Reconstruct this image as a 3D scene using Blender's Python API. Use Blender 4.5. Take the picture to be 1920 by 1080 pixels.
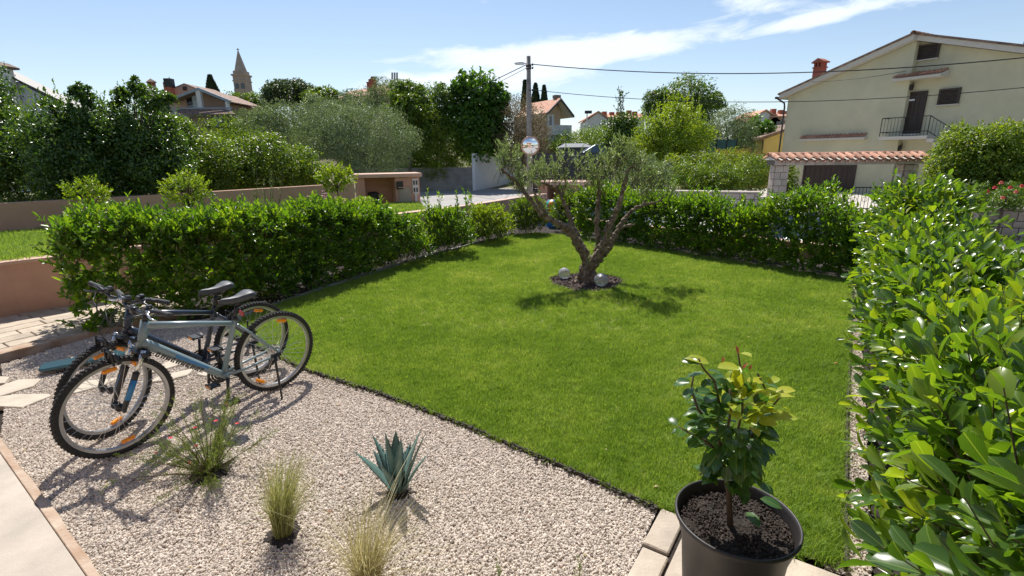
import bpy, bmesh, math, random
import numpy as np
from mathutils import Vector, Matrix
random.seed(7)
rng = np.random.default_rng(11)
for o in list(bpy.data.objects): bpy.data.objects.remove(o)
SC = bpy.context.scene
COL = SC.collection
rad = math.radians

# ------------------------------------------------------------------ camera
CAMH, TH, RL, FP = 1.85, rad(15.05), 0.011, 930.0
c_, s_ = math.cos(TH), math.sin(TH)
R0, U0, W0 = Vector((1,0,0)), Vector((0,s_,c_)), Vector((0,c_,-s_))
CR = R0*math.cos(RL) - U0*math.sin(RL)
CU = R0*math.sin(RL) + U0*math.cos(RL)
cam = bpy.data.cameras.new('camera'); camo = bpy.data.objects.new('camera', cam); COL.objects.link(camo)
m = Matrix.Identity(4)
for i in range(3):
    m[i][0] = CR[i]; m[i][1] = CU[i]; m[i][2] = -W0[i]
m[2][3] = CAMH
camo.matrix_world = m
cam.lens = FP/1920*36; cam.sensor_width = 36; cam.clip_end = 2000; cam.clip_start = .05
SC.camera = camo

# ------------------------------------------------------------------ world, sun, exposure
SUN = Vector((-.14, .68, 1.0)).normalized()
el = math.asin(SUN.z); az = math.atan2(SUN.x, SUN.y)
W = bpy.data.worlds.new('World'); SC.world = W; W.use_nodes = True
nt = W.node_tree; nt.nodes.clear()
def nn(nt, t, **k):
    n = nt.nodes.new(t)
    for a, b in k.items(): setattr(n, a, b)
    return n
def math_(nt, op, a, b=None, c=None, clamp=False):
    n = nn(nt, 'ShaderNodeMath', operation=op); n.use_clamp = clamp
    for i, v in enumerate((a, b, c)):
        if v is None: continue
        if isinstance(v, (int, float)): n.inputs[i].default_value = v
        else: nt.links.new(v, n.inputs[i])
    return n.outputs[0]
sky = nn(nt, 'ShaderNodeTexSky', sky_type='NISHITA'); sky.sun_disc = False
sky.sun_elevation = el; sky.sun_rotation = az % (2*math.pi); sky.altitude = 50
sky.air_density = 1.0; sky.dust_density = .5; sky.ozone_density = 2.2
tc = nn(nt, 'ShaderNodeTexCoord'); sx = nn(nt, 'ShaderNodeSeparateXYZ'); nt.links.new(tc.outputs['Generated'], sx.inputs[0])
AZ = math_(nt, 'ARCTAN2', sx.outputs[0], sx.outputs[1]); EL = math_(nt, 'ARCSINE', sx.outputs[2])
def cloud_noise(sc, det, off):
    # feathery streaks: azimuth and elevation sheared a little, elevation compressed
    u = math_(nt, 'MULTIPLY', AZ, 3.2); v0 = math_(nt, 'MULTIPLY', EL, 11.0)
    v = math_(nt, 'SUBTRACT', v0, math_(nt, 'MULTIPLY', AZ, 1.1))
    cb = nn(nt, 'ShaderNodeCombineXYZ'); nt.links.new(u, cb.inputs[0]); nt.links.new(v, cb.inputs[1]); cb.inputs[2].default_value = off
    n = nn(nt, 'ShaderNodeTexNoise'); n.inputs['Scale'].default_value = sc; n.inputs['Detail'].default_value = det
    n.inputs['Roughness'].default_value = .62; n.inputs['Distortion'].default_value = .35
    nt.links.new(cb.outputs[0], n.inputs['Vector']); return n.outputs[0]
NZ = cloud_noise(2.6, 9, 1.0); NZ2 = cloud_noise(1.1, 5, 5.0)
def bank(a0, e0, wa, we, tilt, amp):
    da = math_(nt, 'SUBTRACT', AZ, a0); de0 = math_(nt, 'SUBTRACT', EL, e0)
    de = math_(nt, 'SUBTRACT', de0, math_(nt, 'MULTIPLY', da, tilt))
    q = math_(nt, 'ADD', math_(nt, 'POWER', math_(nt, 'DIVIDE', da, wa), 2), math_(nt, 'POWER', math_(nt, 'DIVIDE', de, we), 2))
    return math_(nt, 'MULTIPLY', math_(nt, 'EXPONENT', math_(nt, 'MULTIPLY', q, -1.0)), amp)
banks = [bank(.11,.178,.30,.026,.06,.88), bank(-.06,.135,.26,.028,.03,.70), bank(.54,.205,.16,.014,.12,.68), bank(.42,.235,.12,.022,-.06,.46),
         bank(.72,.222,.26,.022,.03,.66), bank(-.5,.12,.3,.012,0,.10), bank(1.5,.34,.5,.06,.05,.4), bank(-1.8,.4,.6,.08,.1,.4), bank(2.7,.35,.6,.08,.1,.4)]
tot = banks[0]
for b in banks[1:]: tot = math_(nt, 'MAXIMUM', tot, b)
cov = math_(nt, 'ADD', tot, math_(nt, 'MULTIPLY', math_(nt, 'SUBTRACT', NZ, .5), 1.3))
cov = math_(nt, 'ADD', cov, math_(nt, 'MULTIPLY', math_(nt, 'SUBTRACT', NZ2, .5), .35))
mr = nn(nt, 'ShaderNodeMapRange'); mr.interpolation_type = 'SMOOTHSTEP'
nt.links.new(cov, mr.inputs[0]); mr.inputs[1].default_value = .16; mr.inputs[2].default_value = .62; mr.inputs[4].default_value = .93
# a thin whitish veil low over the horizon
veil = math_(nt, 'MULTIPLY', math_(nt, 'EXPONENT', math_(nt, 'MULTIPLY', math_(nt, 'MAXIMUM', EL, 0.0), -7.5)), .38)
allc = math_(nt, 'MAXIMUM', mr.outputs[0], veil)
mx = nn(nt, 'ShaderNodeMix', data_type='RGBA'); nt.links.new(allc, mx.inputs[0]); nt.links.new(sky.outputs[0], mx.inputs[6])
mx.inputs[7].default_value = (8.0, 8.7, 9.5, 1)
bg = nn(nt, 'ShaderNodeBackground'); nt.links.new(mx.outputs[2], bg.inputs[0]); bg.inputs[1].default_value = .088
wo = nn(nt, 'ShaderNodeOutputWorld'); nt.links.new(bg.outputs[0], wo.inputs[0])
sl = bpy.data.lights.new('sun', 'SUN'); sl.energy = 4.6; sl.angle = rad(.5); sl.color = (1, .955, .88)
so = bpy.data.objects.new('sun', sl); COL.objects.link(so); so.rotation_euler = (-SUN).to_track_quat('-Z', 'Y').to_euler(); so.location = (0, 0, 20)
SC.view_settings.view_transform = 'Standard'; SC.view_settings.look = 'None'; SC.view_settings.gamma = 1
SC.view_settings.exposure = 0.54; SC.view_settings.use_curve_mapping = False
SC.cycles.transparent_max_bounces = 8; SC.cycles.max_bounces = 8

# ------------------------------------------------------------------ measuring helpers (photo pixel -> place on a known plane)
def ray(x, y): return CR*((x-960)/FP) + CU*((540-y)/FP) + W0
def G(x, y, z=0.0):
    d = ray(x, y); t = (z-CAMH)/d.z; return Vector((t*d.x, t*d.y, z))
def P(x, y, Y):
    d = ray(x, y); t = Y/d.y; return Vector((t*d.x, Y, CAMH+t*d.z))

# ------------------------------------------------------------------ materials
def tex_pos(nt):
    return nn(nt, 'ShaderNodeNewGeometry').outputs['Position']
MATS = {}
def M(name, col, rough=.7, var=.12, scale=6, bump=0, bscale=80, metal=0, col2=None, spec=.5, stain=0, objvar=0, coat=0):
    m = bpy.data.materials.new(name); m.use_nodes = True; nt = m.node_tree; b = nt.nodes['Principled BSDF']
    pos = tex_pos(nt)
    n = nn(nt, 'ShaderNodeTexNoise'); n.inputs['Scale'].default_value = scale; n.inputs['Detail'].default_value = 7; nt.links.new(pos, n.inputs['Vector'])
    cr = nn(nt, 'ShaderNodeValToRGB'); nt.links.new(n.outputs[0], cr.inputs[0])
    a = [max(0, v*(1-var)) for v in col]; z = list(col2) if col2 else [min(1, v*(1+var)) for v in col]
    cr.color_ramp.elements[0].position = .3; cr.color_ramp.elements[1].position = .7
    cr.color_ramp.elements[0].color = (*a, 1); cr.color_ramp.elements[1].color = (*z, 1)
    out = cr.outputs[0]
    if stain:
        n3 = nn(nt, 'ShaderNodeTexNoise'); n3.inputs['Scale'].default_value = scale*.23; n3.inputs['Detail'].default_value = 9; n3.inputs['Roughness'].default_value = .7
        nt.links.new(pos, n3.inputs['Vector'])
        r3 = nn(nt, 'ShaderNodeMapRange'); nt.links.new(n3.outputs[0], r3.inputs[0]); r3.inputs[1].default_value = .42; r3.inputs[2].default_value = .66
        r3.inputs[3].default_value = 1; r3.inputs[4].default_value = 1-stain
        h = nn(nt, 'ShaderNodeMix', data_type='RGBA', blend_type='MULTIPLY'); h.inputs[0].default_value = 1
        nt.links.new(out, h.inputs[6]); nt.links.new(r3.outputs[0], h.inputs[7]); out = h.outputs[2]
    if objvar:
        oi = nn(nt, 'ShaderNodeObjectInfo'); r = nn(nt, 'ShaderNodeMapRange'); nt.links.new(oi.outputs['Random'], r.inputs[0])
        r.inputs[3].default_value = 1-objvar; r.inputs[4].default_value = 1+objvar
        h = nn(nt, 'ShaderNodeMix', data_type='RGBA', blend_type='MULTIPLY'); h.inputs[0].default_value = 1
        nt.links.new(out, h.inputs[6]); nt.links.new(r.outputs[0], h.inputs[7]); out = h.outputs[2]
    nt.links.new(out, b.inputs['Base Color'])
    b.inputs['Roughness'].default_value = rough; b.inputs['Metallic'].default_value = metal
    b.inputs['Specular IOR Level'].default_value = spec; b.inputs['Coat Weight'].default_value = coat
    if bump:
        n2 = nn(nt, 'ShaderNodeTexNoise'); n2.inputs['Scale'].default_value = bscale; n2.inputs['Detail'].default_value = 6; nt.links.new(pos, n2.inputs['Vector'])
        bp = nn(nt, 'ShaderNodeBump'); bp.inputs['Strength'].default_value = 1; bp.inputs['Distance'].default_value = bump
        nt.links.new(n2.outputs[0], bp.inputs['Height']); nt.links.new(bp.outputs[0], b.inputs['Normal'])
    MATS[name] = m; return m
def leafmat(name, cols, rough=.4, trans=.45, tcol=None, vein=False, spec=.5, isl=True, warm=(1.55,1.22,1.1)):
    if name != 'grass_blade': cols = [tuple(c[i]*warm[i] for i in range(3)) for c in cols]
    m = bpy.data.materials.new(name); m.use_nodes = True; nt = m.node_tree; b = nt.nodes['Principled BSDF']; out = nt.nodes['Material Output']
    g = nn(nt, 'ShaderNodeNewGeometry'); oi = nn(nt, 'ShaderNodeObjectInfo')
    r = math_(nt, 'FRACT', math_(nt, 'ADD', g.outputs['Random Per Island'], oi.outputs['Random']))
    n = nn(nt, 'ShaderNodeTexNoise'); n.inputs['Scale'].default_value = 1.6; n.inputs['Detail'].default_value = 3; nt.links.new(g.outputs['Position'], n.inputs['Vector'])
    nz = math_(nt, 'MULTIPLY', math_(nt, 'SUBTRACT', n.outputs[0], .35), 1.0); rw = .7
    if name == 'grass_blade':
        n2 = nn(nt, 'ShaderNodeTexNoise'); n2.inputs['Scale'].default_value = 5.5; n2.inputs['Detail'].default_value = 4; n2.inputs['Roughness'].default_value = .7; nt.links.new(g.outputs['Position'], n2.inputs['Vector'])
        n.inputs['Scale'].default_value = .9
        nz = math_(nt, 'ADD', math_(nt, 'MULTIPLY', math_(nt, 'SUBTRACT', n.outputs[0], .43), 1.5), math_(nt, 'MULTIPLY', math_(nt, 'SUBTRACT', n2.outputs[0], .40), 1.35)); rw = .42
    f = math_(nt, 'ADD', math_(nt, 'MULTIPLY', r, rw), nz, clamp=True)
    cr = nn(nt, 'ShaderNodeValToRGB'); nt.links.new(f, cr.inputs[0]); e = cr.color_ramp.elements
    e[0].color = (*cols[0], 1); e[1].color = (*cols[-1], 1); e[1].position = .95
    for i, c in enumerate(cols[1:-1]):
        x = e.new((i+1)/(len(cols)-1)); x.color = (*c, 1)
    colr = cr.outputs[0]
    if vein:
        uv = nn(nt, 'ShaderNodeUVMap'); s = nn(nt, 'ShaderNodeSeparateXYZ'); nt.links.new(uv.outputs[0], s.inputs[0])
        ax = math_(nt, 'ABSOLUTE', math_(nt, 'SUBTRACT', s.outputs[0], .5))
        mid = math_(nt, 'SUBTRACT', 1, math_(nt, 'MULTIPLY', ax, 26), clamp=True)
        ph = math_(nt, 'SUBTRACT', math_(nt, 'MULTIPLY', s.outputs[1], 11), math_(nt, 'MULTIPLY', ax, 9))
        w = math_(nt, 'ABSOLUTE', math_(nt, 'SUBTRACT', math_(nt, 'FRACT', ph), .5))
        sv = math_(nt, 'MULTIPLY', math_(nt, 'SUBTRACT', 1, math_(nt, 'MULTIPLY', w, 9), clamp=True), .35)
        vv = math_(nt, 'MAXIMUM', mid, sv)
        h = nn(nt, 'ShaderNodeMix', data_type='RGBA'); nt.links.new(math_(nt, 'MULTIPLY', vv, .55), h.inputs[0]); nt.links.new(colr, h.inputs[6])
        h.inputs[7].default_value = (.30, .38, .10, 1); colr = h.outputs[2]
    nt.links.new(colr, b.inputs['Base Color']); b.inputs['Roughness'].default_value = rough; b.inputs['Specular IOR Level'].default_value = spec
    tr = nn(nt, 'ShaderNodeBsdfTranslucent'); h = nn(nt, 'ShaderNodeMix', data_type='RGBA', blend_type='MULTIPLY'); h.inputs[0].default_value = 1
    nt.links.new(colr, h.inputs[6]); h.inputs[7].default_value = (*(tcol or (2.6, 2.4, .9)), 1); nt.links.new(h.outputs[2], tr.inputs[0])
    ms = nn(nt, 'ShaderNodeMixShader'); ms.inputs[0].default_value = trans
    nt.links.new(b.outputs[0], ms.inputs[1]); nt.links.new(tr.outputs[0], ms.inputs[2]); nt.links.new(ms.outputs[0], out.inputs[0])
    MATS[name] = m; return m

# ------------------------------------------------------------------ object helpers
def tag(o, label=None, cat=None, group=None, kind=None):
    if label: o['label'] = label
    if cat: o['category'] = cat
    if group: o['group'] = group
    if kind: o['kind'] = kind
    return o
def empty(name, loc, label, cat=None, rz=0, group=None):
    o = bpy.data.objects.new(name, None); COL.objects.link(o); o.location = loc; o.rotation_euler = (0, 0, rz); o.empty_display_size = .2
    return tag(o, label, cat, group)
def link(name, me, mat, parent=None, smooth=False):
    if mat is not None and not me.materials: me.materials.append(mat)
    if smooth and len(me.polygons): me.polygons.foreach_set('use_smooth', [True]*len(me.polygons))
    o = bpy.data.objects.new(name, me); COL.objects.link(o)
    if parent is not None: o.parent = parent
    return o
def npmesh(name, V, Fq, uv=None):
    me = bpy.data.meshes.new(name); V = np.ascontiguousarray(V, dtype=np.float32); Fq = np.ascontiguousarray(Fq, dtype=np.int32)
    k = Fq.shape[1]; me.vertices.add(len(V)); me.vertices.foreach_set('co', V.ravel())
    me.loops.add(Fq.size); me.loops.foreach_set('vertex_index', Fq.ravel()); me.polygons.add(len(Fq))
    me.polygons.foreach_set('loop_start', np.arange(0, Fq.size, k, dtype=np.int32))
    me.polygons.foreach_set('loop_total', np.full(len(Fq), k, dtype=np.int32))
    if uv is not None:
        l = me.uv_layers.new(name='UVMap'); l.data.foreach_set('uv', np.ascontiguousarray(uv[Fq.ravel()], dtype=np.float32).ravel())
    me.update(calc_edges=True); return me
class MB:
    def __init__(s): s.v = []; s.f = []
    def add(s, vs, fs):
        o = len(s.v); s.v += [tuple(v) for v in vs]; s.f += [tuple(i+o for i in f) for f in fs]; return s
    def box(s, c, d, rz=0, tilt=None):
        x, y, z = [q/2 for q in d]; vs = [Vector((i*x, j*y, k*z)) for k in (-1,1) for j in (-1,1) for i in (-1,1)]
        R = Matrix.Rotation(rz, 3, 'Z')
        if tilt is not None: R = R @ tilt
        return s.add([R @ v + Vector(c) for v in vs], [(0,2,3,1),(4,5,7,6),(0,1,5,4),(2,6,7,3),(0,4,6,2),(1,3,7,5)])
    def prism(s, poly, z0, z1):
        n = len(poly); vs = [(*p[:2], z0) for p in poly] + [(*p[:2], z1) for p in poly]
        return s.add(vs, [tuple(range(n-1, -1, -1)), tuple(range(n, 2*n))] + [(i, (i+1) % n, n+(i+1) % n, n+i) for i in range(n)])
    def extr(s, pts, vec):
        n = len(pts); pts = [Vector(p) for p in pts]; vec = Vector(vec)
        return s.add(pts + [p+vec for p in pts], [tuple(range(n-1, -1, -1)), tuple(range(n, 2*n))] + [(i, (i+1) % n, n+(i+1) % n, n+i) for i in range(n)])
    def tube(s, pts, rs, n=8, cap=True, squash=1):
        pts = [Vector(p) for p in pts]; rs = rs if hasattr(rs, '__len__') else [rs]*len(pts)
        up = None; rings = []
        for i, p in enumerate(pts):
            t = (pts[min(i+1, len(pts)-1)] - pts[max(i-1, 0)]).normalized()
            if up is None:
                up = Vector((0,0,1)) if abs(t.z) < .9 else Vector((0,1,0))
            a = t.cross(up).normalized(); b = a.cross(t).normalized(); up = b
            rings.append([p + (a*math.cos(2*math.pi*k/n) + b*math.sin(2*math.pi*k/n)*squash)*rs[i] for k in range(n)])
        vs = [v for r in rings for v in r]; fs = []
        for i in range(len(pts)-1):
            for k in range(n): fs.append((i*n+k, i*n+(k+1) % n, (i+1)*n+(k+1) % n, (i+1)*n+k))
        if cap: fs.append(tuple(range(n-1, -1, -1))); fs.append(tuple((len(pts)-1)*n+k for k in range(n)))
        return s.add(vs, fs)
    def lathe(s, prof, c=(0,0,0), n=24, R=None):
        vs = []; fs = []; c = Vector(c)
        for r, z in prof:
            for k in range(n):
                v = Vector((r*math.cos(2*math.pi*k/n), r*math.sin(2*math.pi*k/n), z)); vs.append((R @ v if R is not None else v) + c)
        for i in range(len(prof)-1):
            for k in range(n): fs.append((i*n+k, i*n+(k+1) % n, (i+1)*n+(k+1) % n, (i+1)*n+k))
        return s.add(vs, fs)
    def build(s, name, mat, parent=None, smooth=False, bevel=0, off=None):
        me = bpy.data.meshes.new(name); v = s.v
        if off is not None: v = [tuple(Vector(p) - Vector(off)) for p in v]
        me.from_pydata(v, [], s.f); me.update()
        if bevel:
            bm = bmesh.new(); bm.from_mesh(me); bmesh.ops.remove_doubles(bm, verts=bm.verts, dist=1e-5)
            bmesh.ops.bevel(bm, geom=list(bm.edges), offset=bevel, segments=1, affect='EDGES', clamp_overlap=True); bm.to_mesh(me); bm.free()
        o = link(name, me, mat, parent, smooth)
        if off is not None and parent is None: o.location = off
        return o
def rodr(v): return v/np.maximum(np.linalg.norm(v, axis=-1, keepdims=True), 1e-9)

# leaf templates: verts (u across, v along, w up), faces (all the same size)
def tmpl(kind):
    if kind == 'rhomb':   # 2 tris folded
        V = [(0,0,0),(.5,.45,.12),(0,1,-.05),(-.5,.45,.12)]; Fq = [(0,1,2),(0,2,3)]
    elif kind == 'narrow':
        V = [(0,0,0),(.5,.5,.08),(0,1,-.06),(-.5,.5,.08)]; Fq = [(0,1,2),(0,2,3)]
    elif kind == 'laurel': # 12 tris
        rows = [(.22,.30),(.58,.5),(.85,.36)]; V = [(0,0,0)]
        for t, w in rows:
            d = -.16*t*t; V += [(-w, t, d+.10*w*2), (0, t, d), (w, t, d+.10*w*2)]
        V.append((0,1,-.2))
        Fq = [(0,2,1),(0,3,2)]
        for r in (0,1):
            a = 1+3*r
            for k in (0,1): Fq += [(a+k,a+k+1,a+k+4),(a+k,a+k+4,a+k+3)]
        Fq += [(7,8,10),(8,9,10)]
    elif kind == 'round':
        rows = [(.2,.36),(.5,.5),(.8,.38)]; V = [(0,0,0)]
        for t, w in rows:
            d = -.25*t*t; V += [(-w, t, d+.06), (0, t, d), (w, t, d+.06)]
        V.append((0,1,-.3))
        Fq = [(0,2,1),(0,3,2)]
        for r in (0,1):
            a = 1+3*r
            for k in (0,1): Fq += [(a+k,a+k+1,a+k+4),(a+k,a+k+4,a+k+3)]
        Fq += [(7,8,10),(8,9,10)]
    elif kind == 'mid':   # 4 tris hex leaf
        V = [(0,0,0),(.42,.3,.08),(.42,.68,.05),(0,1,-.1),(-.42,.68,.05),(-.42,.3,.08)]; Fq = [(0,1,2),(0,2,3),(0,3,4),(0,4,5)]
    return np.array(V, float), np.array(Fq)
TM = {k: tmpl(k) for k in ('rhomb','narrow','laurel','round','mid')}
def leaf_frames(axis, nrm):
    ax = rodr(axis); x = rodr(np.cross(ax, nrm)); n = np.cross(x, ax); return x, ax, n
def leaves_mesh(name, pos, axis, nrm, L, Wd, kind, uv=False):
    V, Fq = TM[kind]; x, a, n = leaf_frames(axis, nrm)
    L = np.asarray(L)[:, None, None]; Wd = np.asarray(Wd)[:, None, None]
    v = pos[:, None, :] + x[:, None, :]*V[None, :, 0:1]*Wd + a[:, None, :]*V[None, :, 1:2]*L + n[:, None, :]*V[None, :, 2:3]*L
    f = Fq[None] + (np.arange(len(pos))*len(V))[:, None, None]
    U = None
    if uv: U = np.tile(np.stack([V[:, 0]+.5, V[:, 1]], 1), (len(pos), 1))
    return npmesh(name, v.reshape(-1, 3), f.reshape(-1, Fq.shape[1]), U)
LEAFMESH = {}
def leaf_objects(parent, pos, axis, nrm, L, Wd, kind, mat, name='leaf'):
    """one object per leaf, sharing one mesh"""
    key = (kind, mat.name)
    if key not in LEAFMESH:
        V, Fq = TM[kind]; LEAFMESH[key] = npmesh('leaf', V, Fq, np.stack([V[:, 0]+.5, V[:, 1]], 1)); LEAFMESH[key].materials.append(mat)
        LEAFMESH[key].polygons.foreach_set('use_smooth', [True]*len(Fq))
    me = LEAFMESH[key]; x, a, n = leaf_frames(axis, nrm)
    for i in range(len(pos)):
        o = bpy.data.objects.new(name, me); COL.objects.link(o); o.parent = parent
        mm = Matrix.Identity(4)
        for r in range(3):
            mm[r][0] = x[i][r]*Wd[i]; mm[r][1] = a[i][r]*L[i]; mm[r][2] = n[i][r]*L[i]; mm[r][3] = pos[i][r]
        o.matrix_basis = mm
def shoots(anch, dirs, SL, nl, leafL, ratio=.4, spread=(1.25, .45)):
    """leaves set spirally round shoots; returns pos, axis, normal, L, W"""
    N = len(anch); dirs = rodr(dirs); t = np.linspace(.12, 1, nl)[None, :]
    tmp = np.where(np.abs(dirs[:, 2:3]) < .9, [[0,0,1.]], [[1.,0,0]]); e1 = rodr(np.cross(dirs, tmp)); e2 = np.cross(dirs, e1)
    ph = rng.uniform(0, 6.28, (N, 1)) + np.arange(nl)[None, :]*2.4 + rng.normal(0, .25, (N, nl))
    rd = e1[:, None, :]*np.cos(ph)[..., None] + e2[:, None, :]*np.sin(ph)[..., None]
    sp = spread[0] + (spread[1]-spread[0])*t + rng.normal(0, .16, (N, nl))
    ax = dirs[:, None, :]*np.cos(sp)[..., None] + rd*np.sin(sp)[..., None]; ax[..., 2] += .12
    pos = anch[:, None, :] + dirs[:, None, :]*(SL[:, None]*t)[..., None]
    nr = dirs[:, None, :]*1.0 - rd*.35 + rng.normal(0, .18, (N, nl, 3)); nr[..., 2] += .25
    L = leafL*rng.uniform(.55, 1.2, (N, nl))*(1-.35*np.maximum(0, t-.75)*4*rng.uniform(0, 1, (N, 1)))
    return pos.reshape(-1, 3), ax.reshape(-1, 3), nr.reshape(-1, 3), L.ravel(), (L*ratio*rng.uniform(.85, 1.15, (N, nl))).ravel()
def stems_mesh(name, anch, dirs, SL, r=.003):
    N = len(anch); dirs = rodr(dirs); tmp = np.where(np.abs(dirs[:, 2:3]) < .9, [[0,0,1.]], [[1.,0,0]]); e1 = rodr(np.cross(dirs, tmp)); e2 = np.cross(dirs, e1)
    V = np.zeros((N, 6, 3)); 
    for k in range(3):
        o = e1*math.cos(k*2.094) + e2*math.sin(k*2.094)
        V[:, k] = anch - dirs*.12 + o*r*1.3; V[:, 3+k] = anch + dirs*(SL[:, None]*.95) + o*r*.6
    Fq = np.array([(0,1,4,3),(1,2,5,4),(2,0,3,5)]); f = Fq[None] + (np.arange(N)*6)[:, None, None]
    return npmesh(name, V.reshape(-1, 3), f.reshape(-1, 4))

# scattered stuff: a mesh of bare points that carries instances of small prototypes
def scatter(name, pts, protos, smin, smax, label, seed=0, kind='stuff', tilt=.0, parent=None, full=False):
    me = bpy.data.meshes.new(name); me.vertices.add(len(pts)); me.vertices.foreach_set('co', np.ascontiguousarray(pts, dtype=np.float32).ravel()); me.update()
    o = bpy.data.objects.new(name, me); COL.objects.link(o); tag(o, label, None, None, kind)
    if parent is not None: o.parent = parent
    g = bpy.data.node_groups.new(name, 'GeometryNodeTree')
    g.interface.new_socket('Geometry', in_out='INPUT', socket_type='NodeSocketGeometry'); g.interface.new_socket('Geometry', in_out='OUTPUT', socket_type='NodeSocketGeometry')
    gi = nn(g, 'NodeGroupInput'); go = nn(g, 'NodeGroupOutput')
    jg = nn(g, 'GeometryNodeJoinGeometry')
    for p in reversed(protos):
        oi = nn(g, 'GeometryNodeObjectInfo'); oi.inputs['Object'].default_value = p; oi.inputs['As Instance'].default_value = True
        g.links.new(oi.outputs['Geometry'], jg.inputs[0])
    ip = nn(g, 'GeometryNodeInstanceOnPoints'); g.links.new(gi.outputs[0], ip.inputs['Points'])
    g.links.new(jg.outputs[0], ip.inputs['Instance']); ip.inputs['Pick Instance'].default_value = True
    def rv(t, lo, hi, sd):
        r = nn(g, 'FunctionNodeRandomValue', data_type=t); ins = [s for s in r.inputs if s.enabled]
        ins[0].default_value = lo; ins[1].default_value = hi; r.inputs['Seed'].default_value = sd
        return [s for s in r.outputs if s.enabled][0]
    tl = 6.283 if full else tilt
    g.links.new(rv('FLOAT_VECTOR', (-tl,-tl,0), (tl,tl,6.283), seed+1), ip.inputs['Rotation'])
    g.links.new(rv('FLOAT', smin, smax, seed+2), ip.inputs['Scale'])
    g.links.new(rv('INT', 0, len(protos)-1, seed+3), ip.inputs['Instance Index'])
    g.links.new(ip.outputs[0], go.inputs[0])
    md = o.modifiers.new('scatter', 'NODES'); md.node_group = g; return o
def inpoly(x, y, poly):
    c = np.zeros(len(x), bool); n = len(poly)
    for i in range(n):
        x0, y0 = poly[i][:2]; x1, y1 = poly[(i+1) % n][:2]
        if y0 == y1: continue
        cond = ((y0 > y) != (y1 > y)) & (x < (x1-x0)*(y-y0)/(y1-y0)+x0); c ^= cond
    return c
def pts_in(poly, dens, z=0, holes=()):
    xs = [p[0] for p in poly]; ys = [p[1] for p in poly]; A = (max(xs)-min(xs))*(max(ys)-min(ys)); n = int(A*dens)
    x = rng.uniform(min(xs), max(xs), n); y = rng.uniform(min(ys), max(ys), n); k = inpoly(x, y, poly)
    for h in holes:
        if callable(h): k &= ~h(x, y)
        else: k &= ~inpoly(x, y, h)
    x, y = x[k], y[k]; return np.stack([x, y, np.full(len(x), z) if not callable(z) else z(x, y)], 1)

# ------------------------------------------------------------------ palette
m_grass = leafmat('grass_blade', [(.165,.270,.042),(.245,.358,.058),(.40,.465,.13)], rough=.6, trans=.40, tcol=(1.6,1.55,.8), spec=.25)
m_wild = leafmat('wild_grass', [(.09,.14,.02),(.16,.18,.04),(.24,.22,.08)], rough=.6, trans=.4, tcol=(1.8,1.7,.9))
m_laurel = leafmat('laurel_leaf', [(.032,.095,.014),(.06,.145,.016),(.13,.225,.022)], rough=.24, trans=.42, tcol=(2.3,2.3,.6), vein=True, spec=.6)
m_laurelfar = leafmat('laurel_leaf_far', [(.028,.085,.012),(.055,.14,.015),(.13,.23,.025)], rough=.33, trans=.45, tcol=(2.3,2.3,.6), spec=.6)
m_broad = leafmat('broad_leaf', [(.024,.062,.014),(.048,.11,.018),(.10,.18,.028)], rough=.38, trans=.35, tcol=(2.2,2.2,.6))
m_bright = leafmat('bright_leaf', [(.05,.12,.012),(.09,.18,.016),(.16,.24,.03)], rough=.42, trans=.45, tcol=(1.9,1.8,.6))
m_yellow = leafmat('yellow_green_leaf', warm=(1.15,1.15,1), cols=[(.09,.16,.014),(.16,.24,.02),(.26,.32,.04)], rough=.42, trans=.48, tcol=(1.7,1.6,.6))
m_olive = leafmat('olive_leaf', [(.12,.165,.06),(.21,.27,.12),(.37,.42,.26)], warm=(1,1,1), rough=.42, trans=.30, tcol=(1.6,1.7,.8))
m_olivefar = leafmat('olive_leaf_far', [(.085,.125,.055),(.145,.19,.095),(.25,.30,.18)], warm=(1,1,1), rough=.5, trans=.28, tcol=(1.6,1.7,.8))
m_dark = leafmat('dark_leaf', [(.014,.038,.012),(.025,.06,.014),(.05,.09,.02)], rough=.45, trans=.25)
m_cyp = leafmat('cypress_leaf', [(.010,.028,.013),(.018,.042,.016),(.03,.06,.02)], rough=.7, trans=.1)
m_potleaf = leafmat('pot_leaf', warm=(1.5,1.35,1.1), cols=[(.018,.06,.022),(.03,.085,.025),(.05,.11,.03)], rough=.28, trans=.33, tcol=(2.3,2.3,.6), vein=True)
m_potyoung = leafmat('young_leaf', warm=(1,1,1), cols=[(.32,.42,.03),(.44,.50,.04),(.52,.52,.06)], rough=.35, trans=.5, tcol=(1.3,1.2,.4), vein=True)
m_redyoung = leafmat('red_young_leaf', [(.18,.05,.03),(.25,.10,.05),(.3,.16,.06)], rough=.4, trans=.4, tcol=(1.6,1.2,.8))
m_agave = M('agave_skin', (.10,.175,.155), rough=.5, var=.25, scale=9, bump=.002, bscale=60)
m_agedge = M('agave_edge', (.07,.05,.025), rough=.6)
m_feather = leafmat('feather_grass_blade', [(.17,.21,.06),(.28,.30,.12),(.44,.42,.22)], warm=(1,1,1), rough=.55, trans=.4, tcol=(1.5,1.4,.9))
m_needle = leafmat('needle_leaf', warm=(1.1,1.05,1), cols=[(.10,.16,.035),(.15,.21,.05),(.22,.26,.08)], rough=.5, trans=.35, tcol=(1.5,1.6,.6))
m_bark = M('olive_bark', (.13,.088,.058), rough=.95, var=.5, scale=18, bump=.035, bscale=26, col2=(.30,.235,.17))
m_bark2 = M('tree_bark', (.10,.08,.06), rough=.9, var=.3, scale=8, bump=.01, bscale=30)
m_stem = M('green_stem', (.12,.12,.04), rough=.7, var=.3)
m_twig = M('brown_twig', (.11,.075,.045), rough=.85, var=.3)
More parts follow.
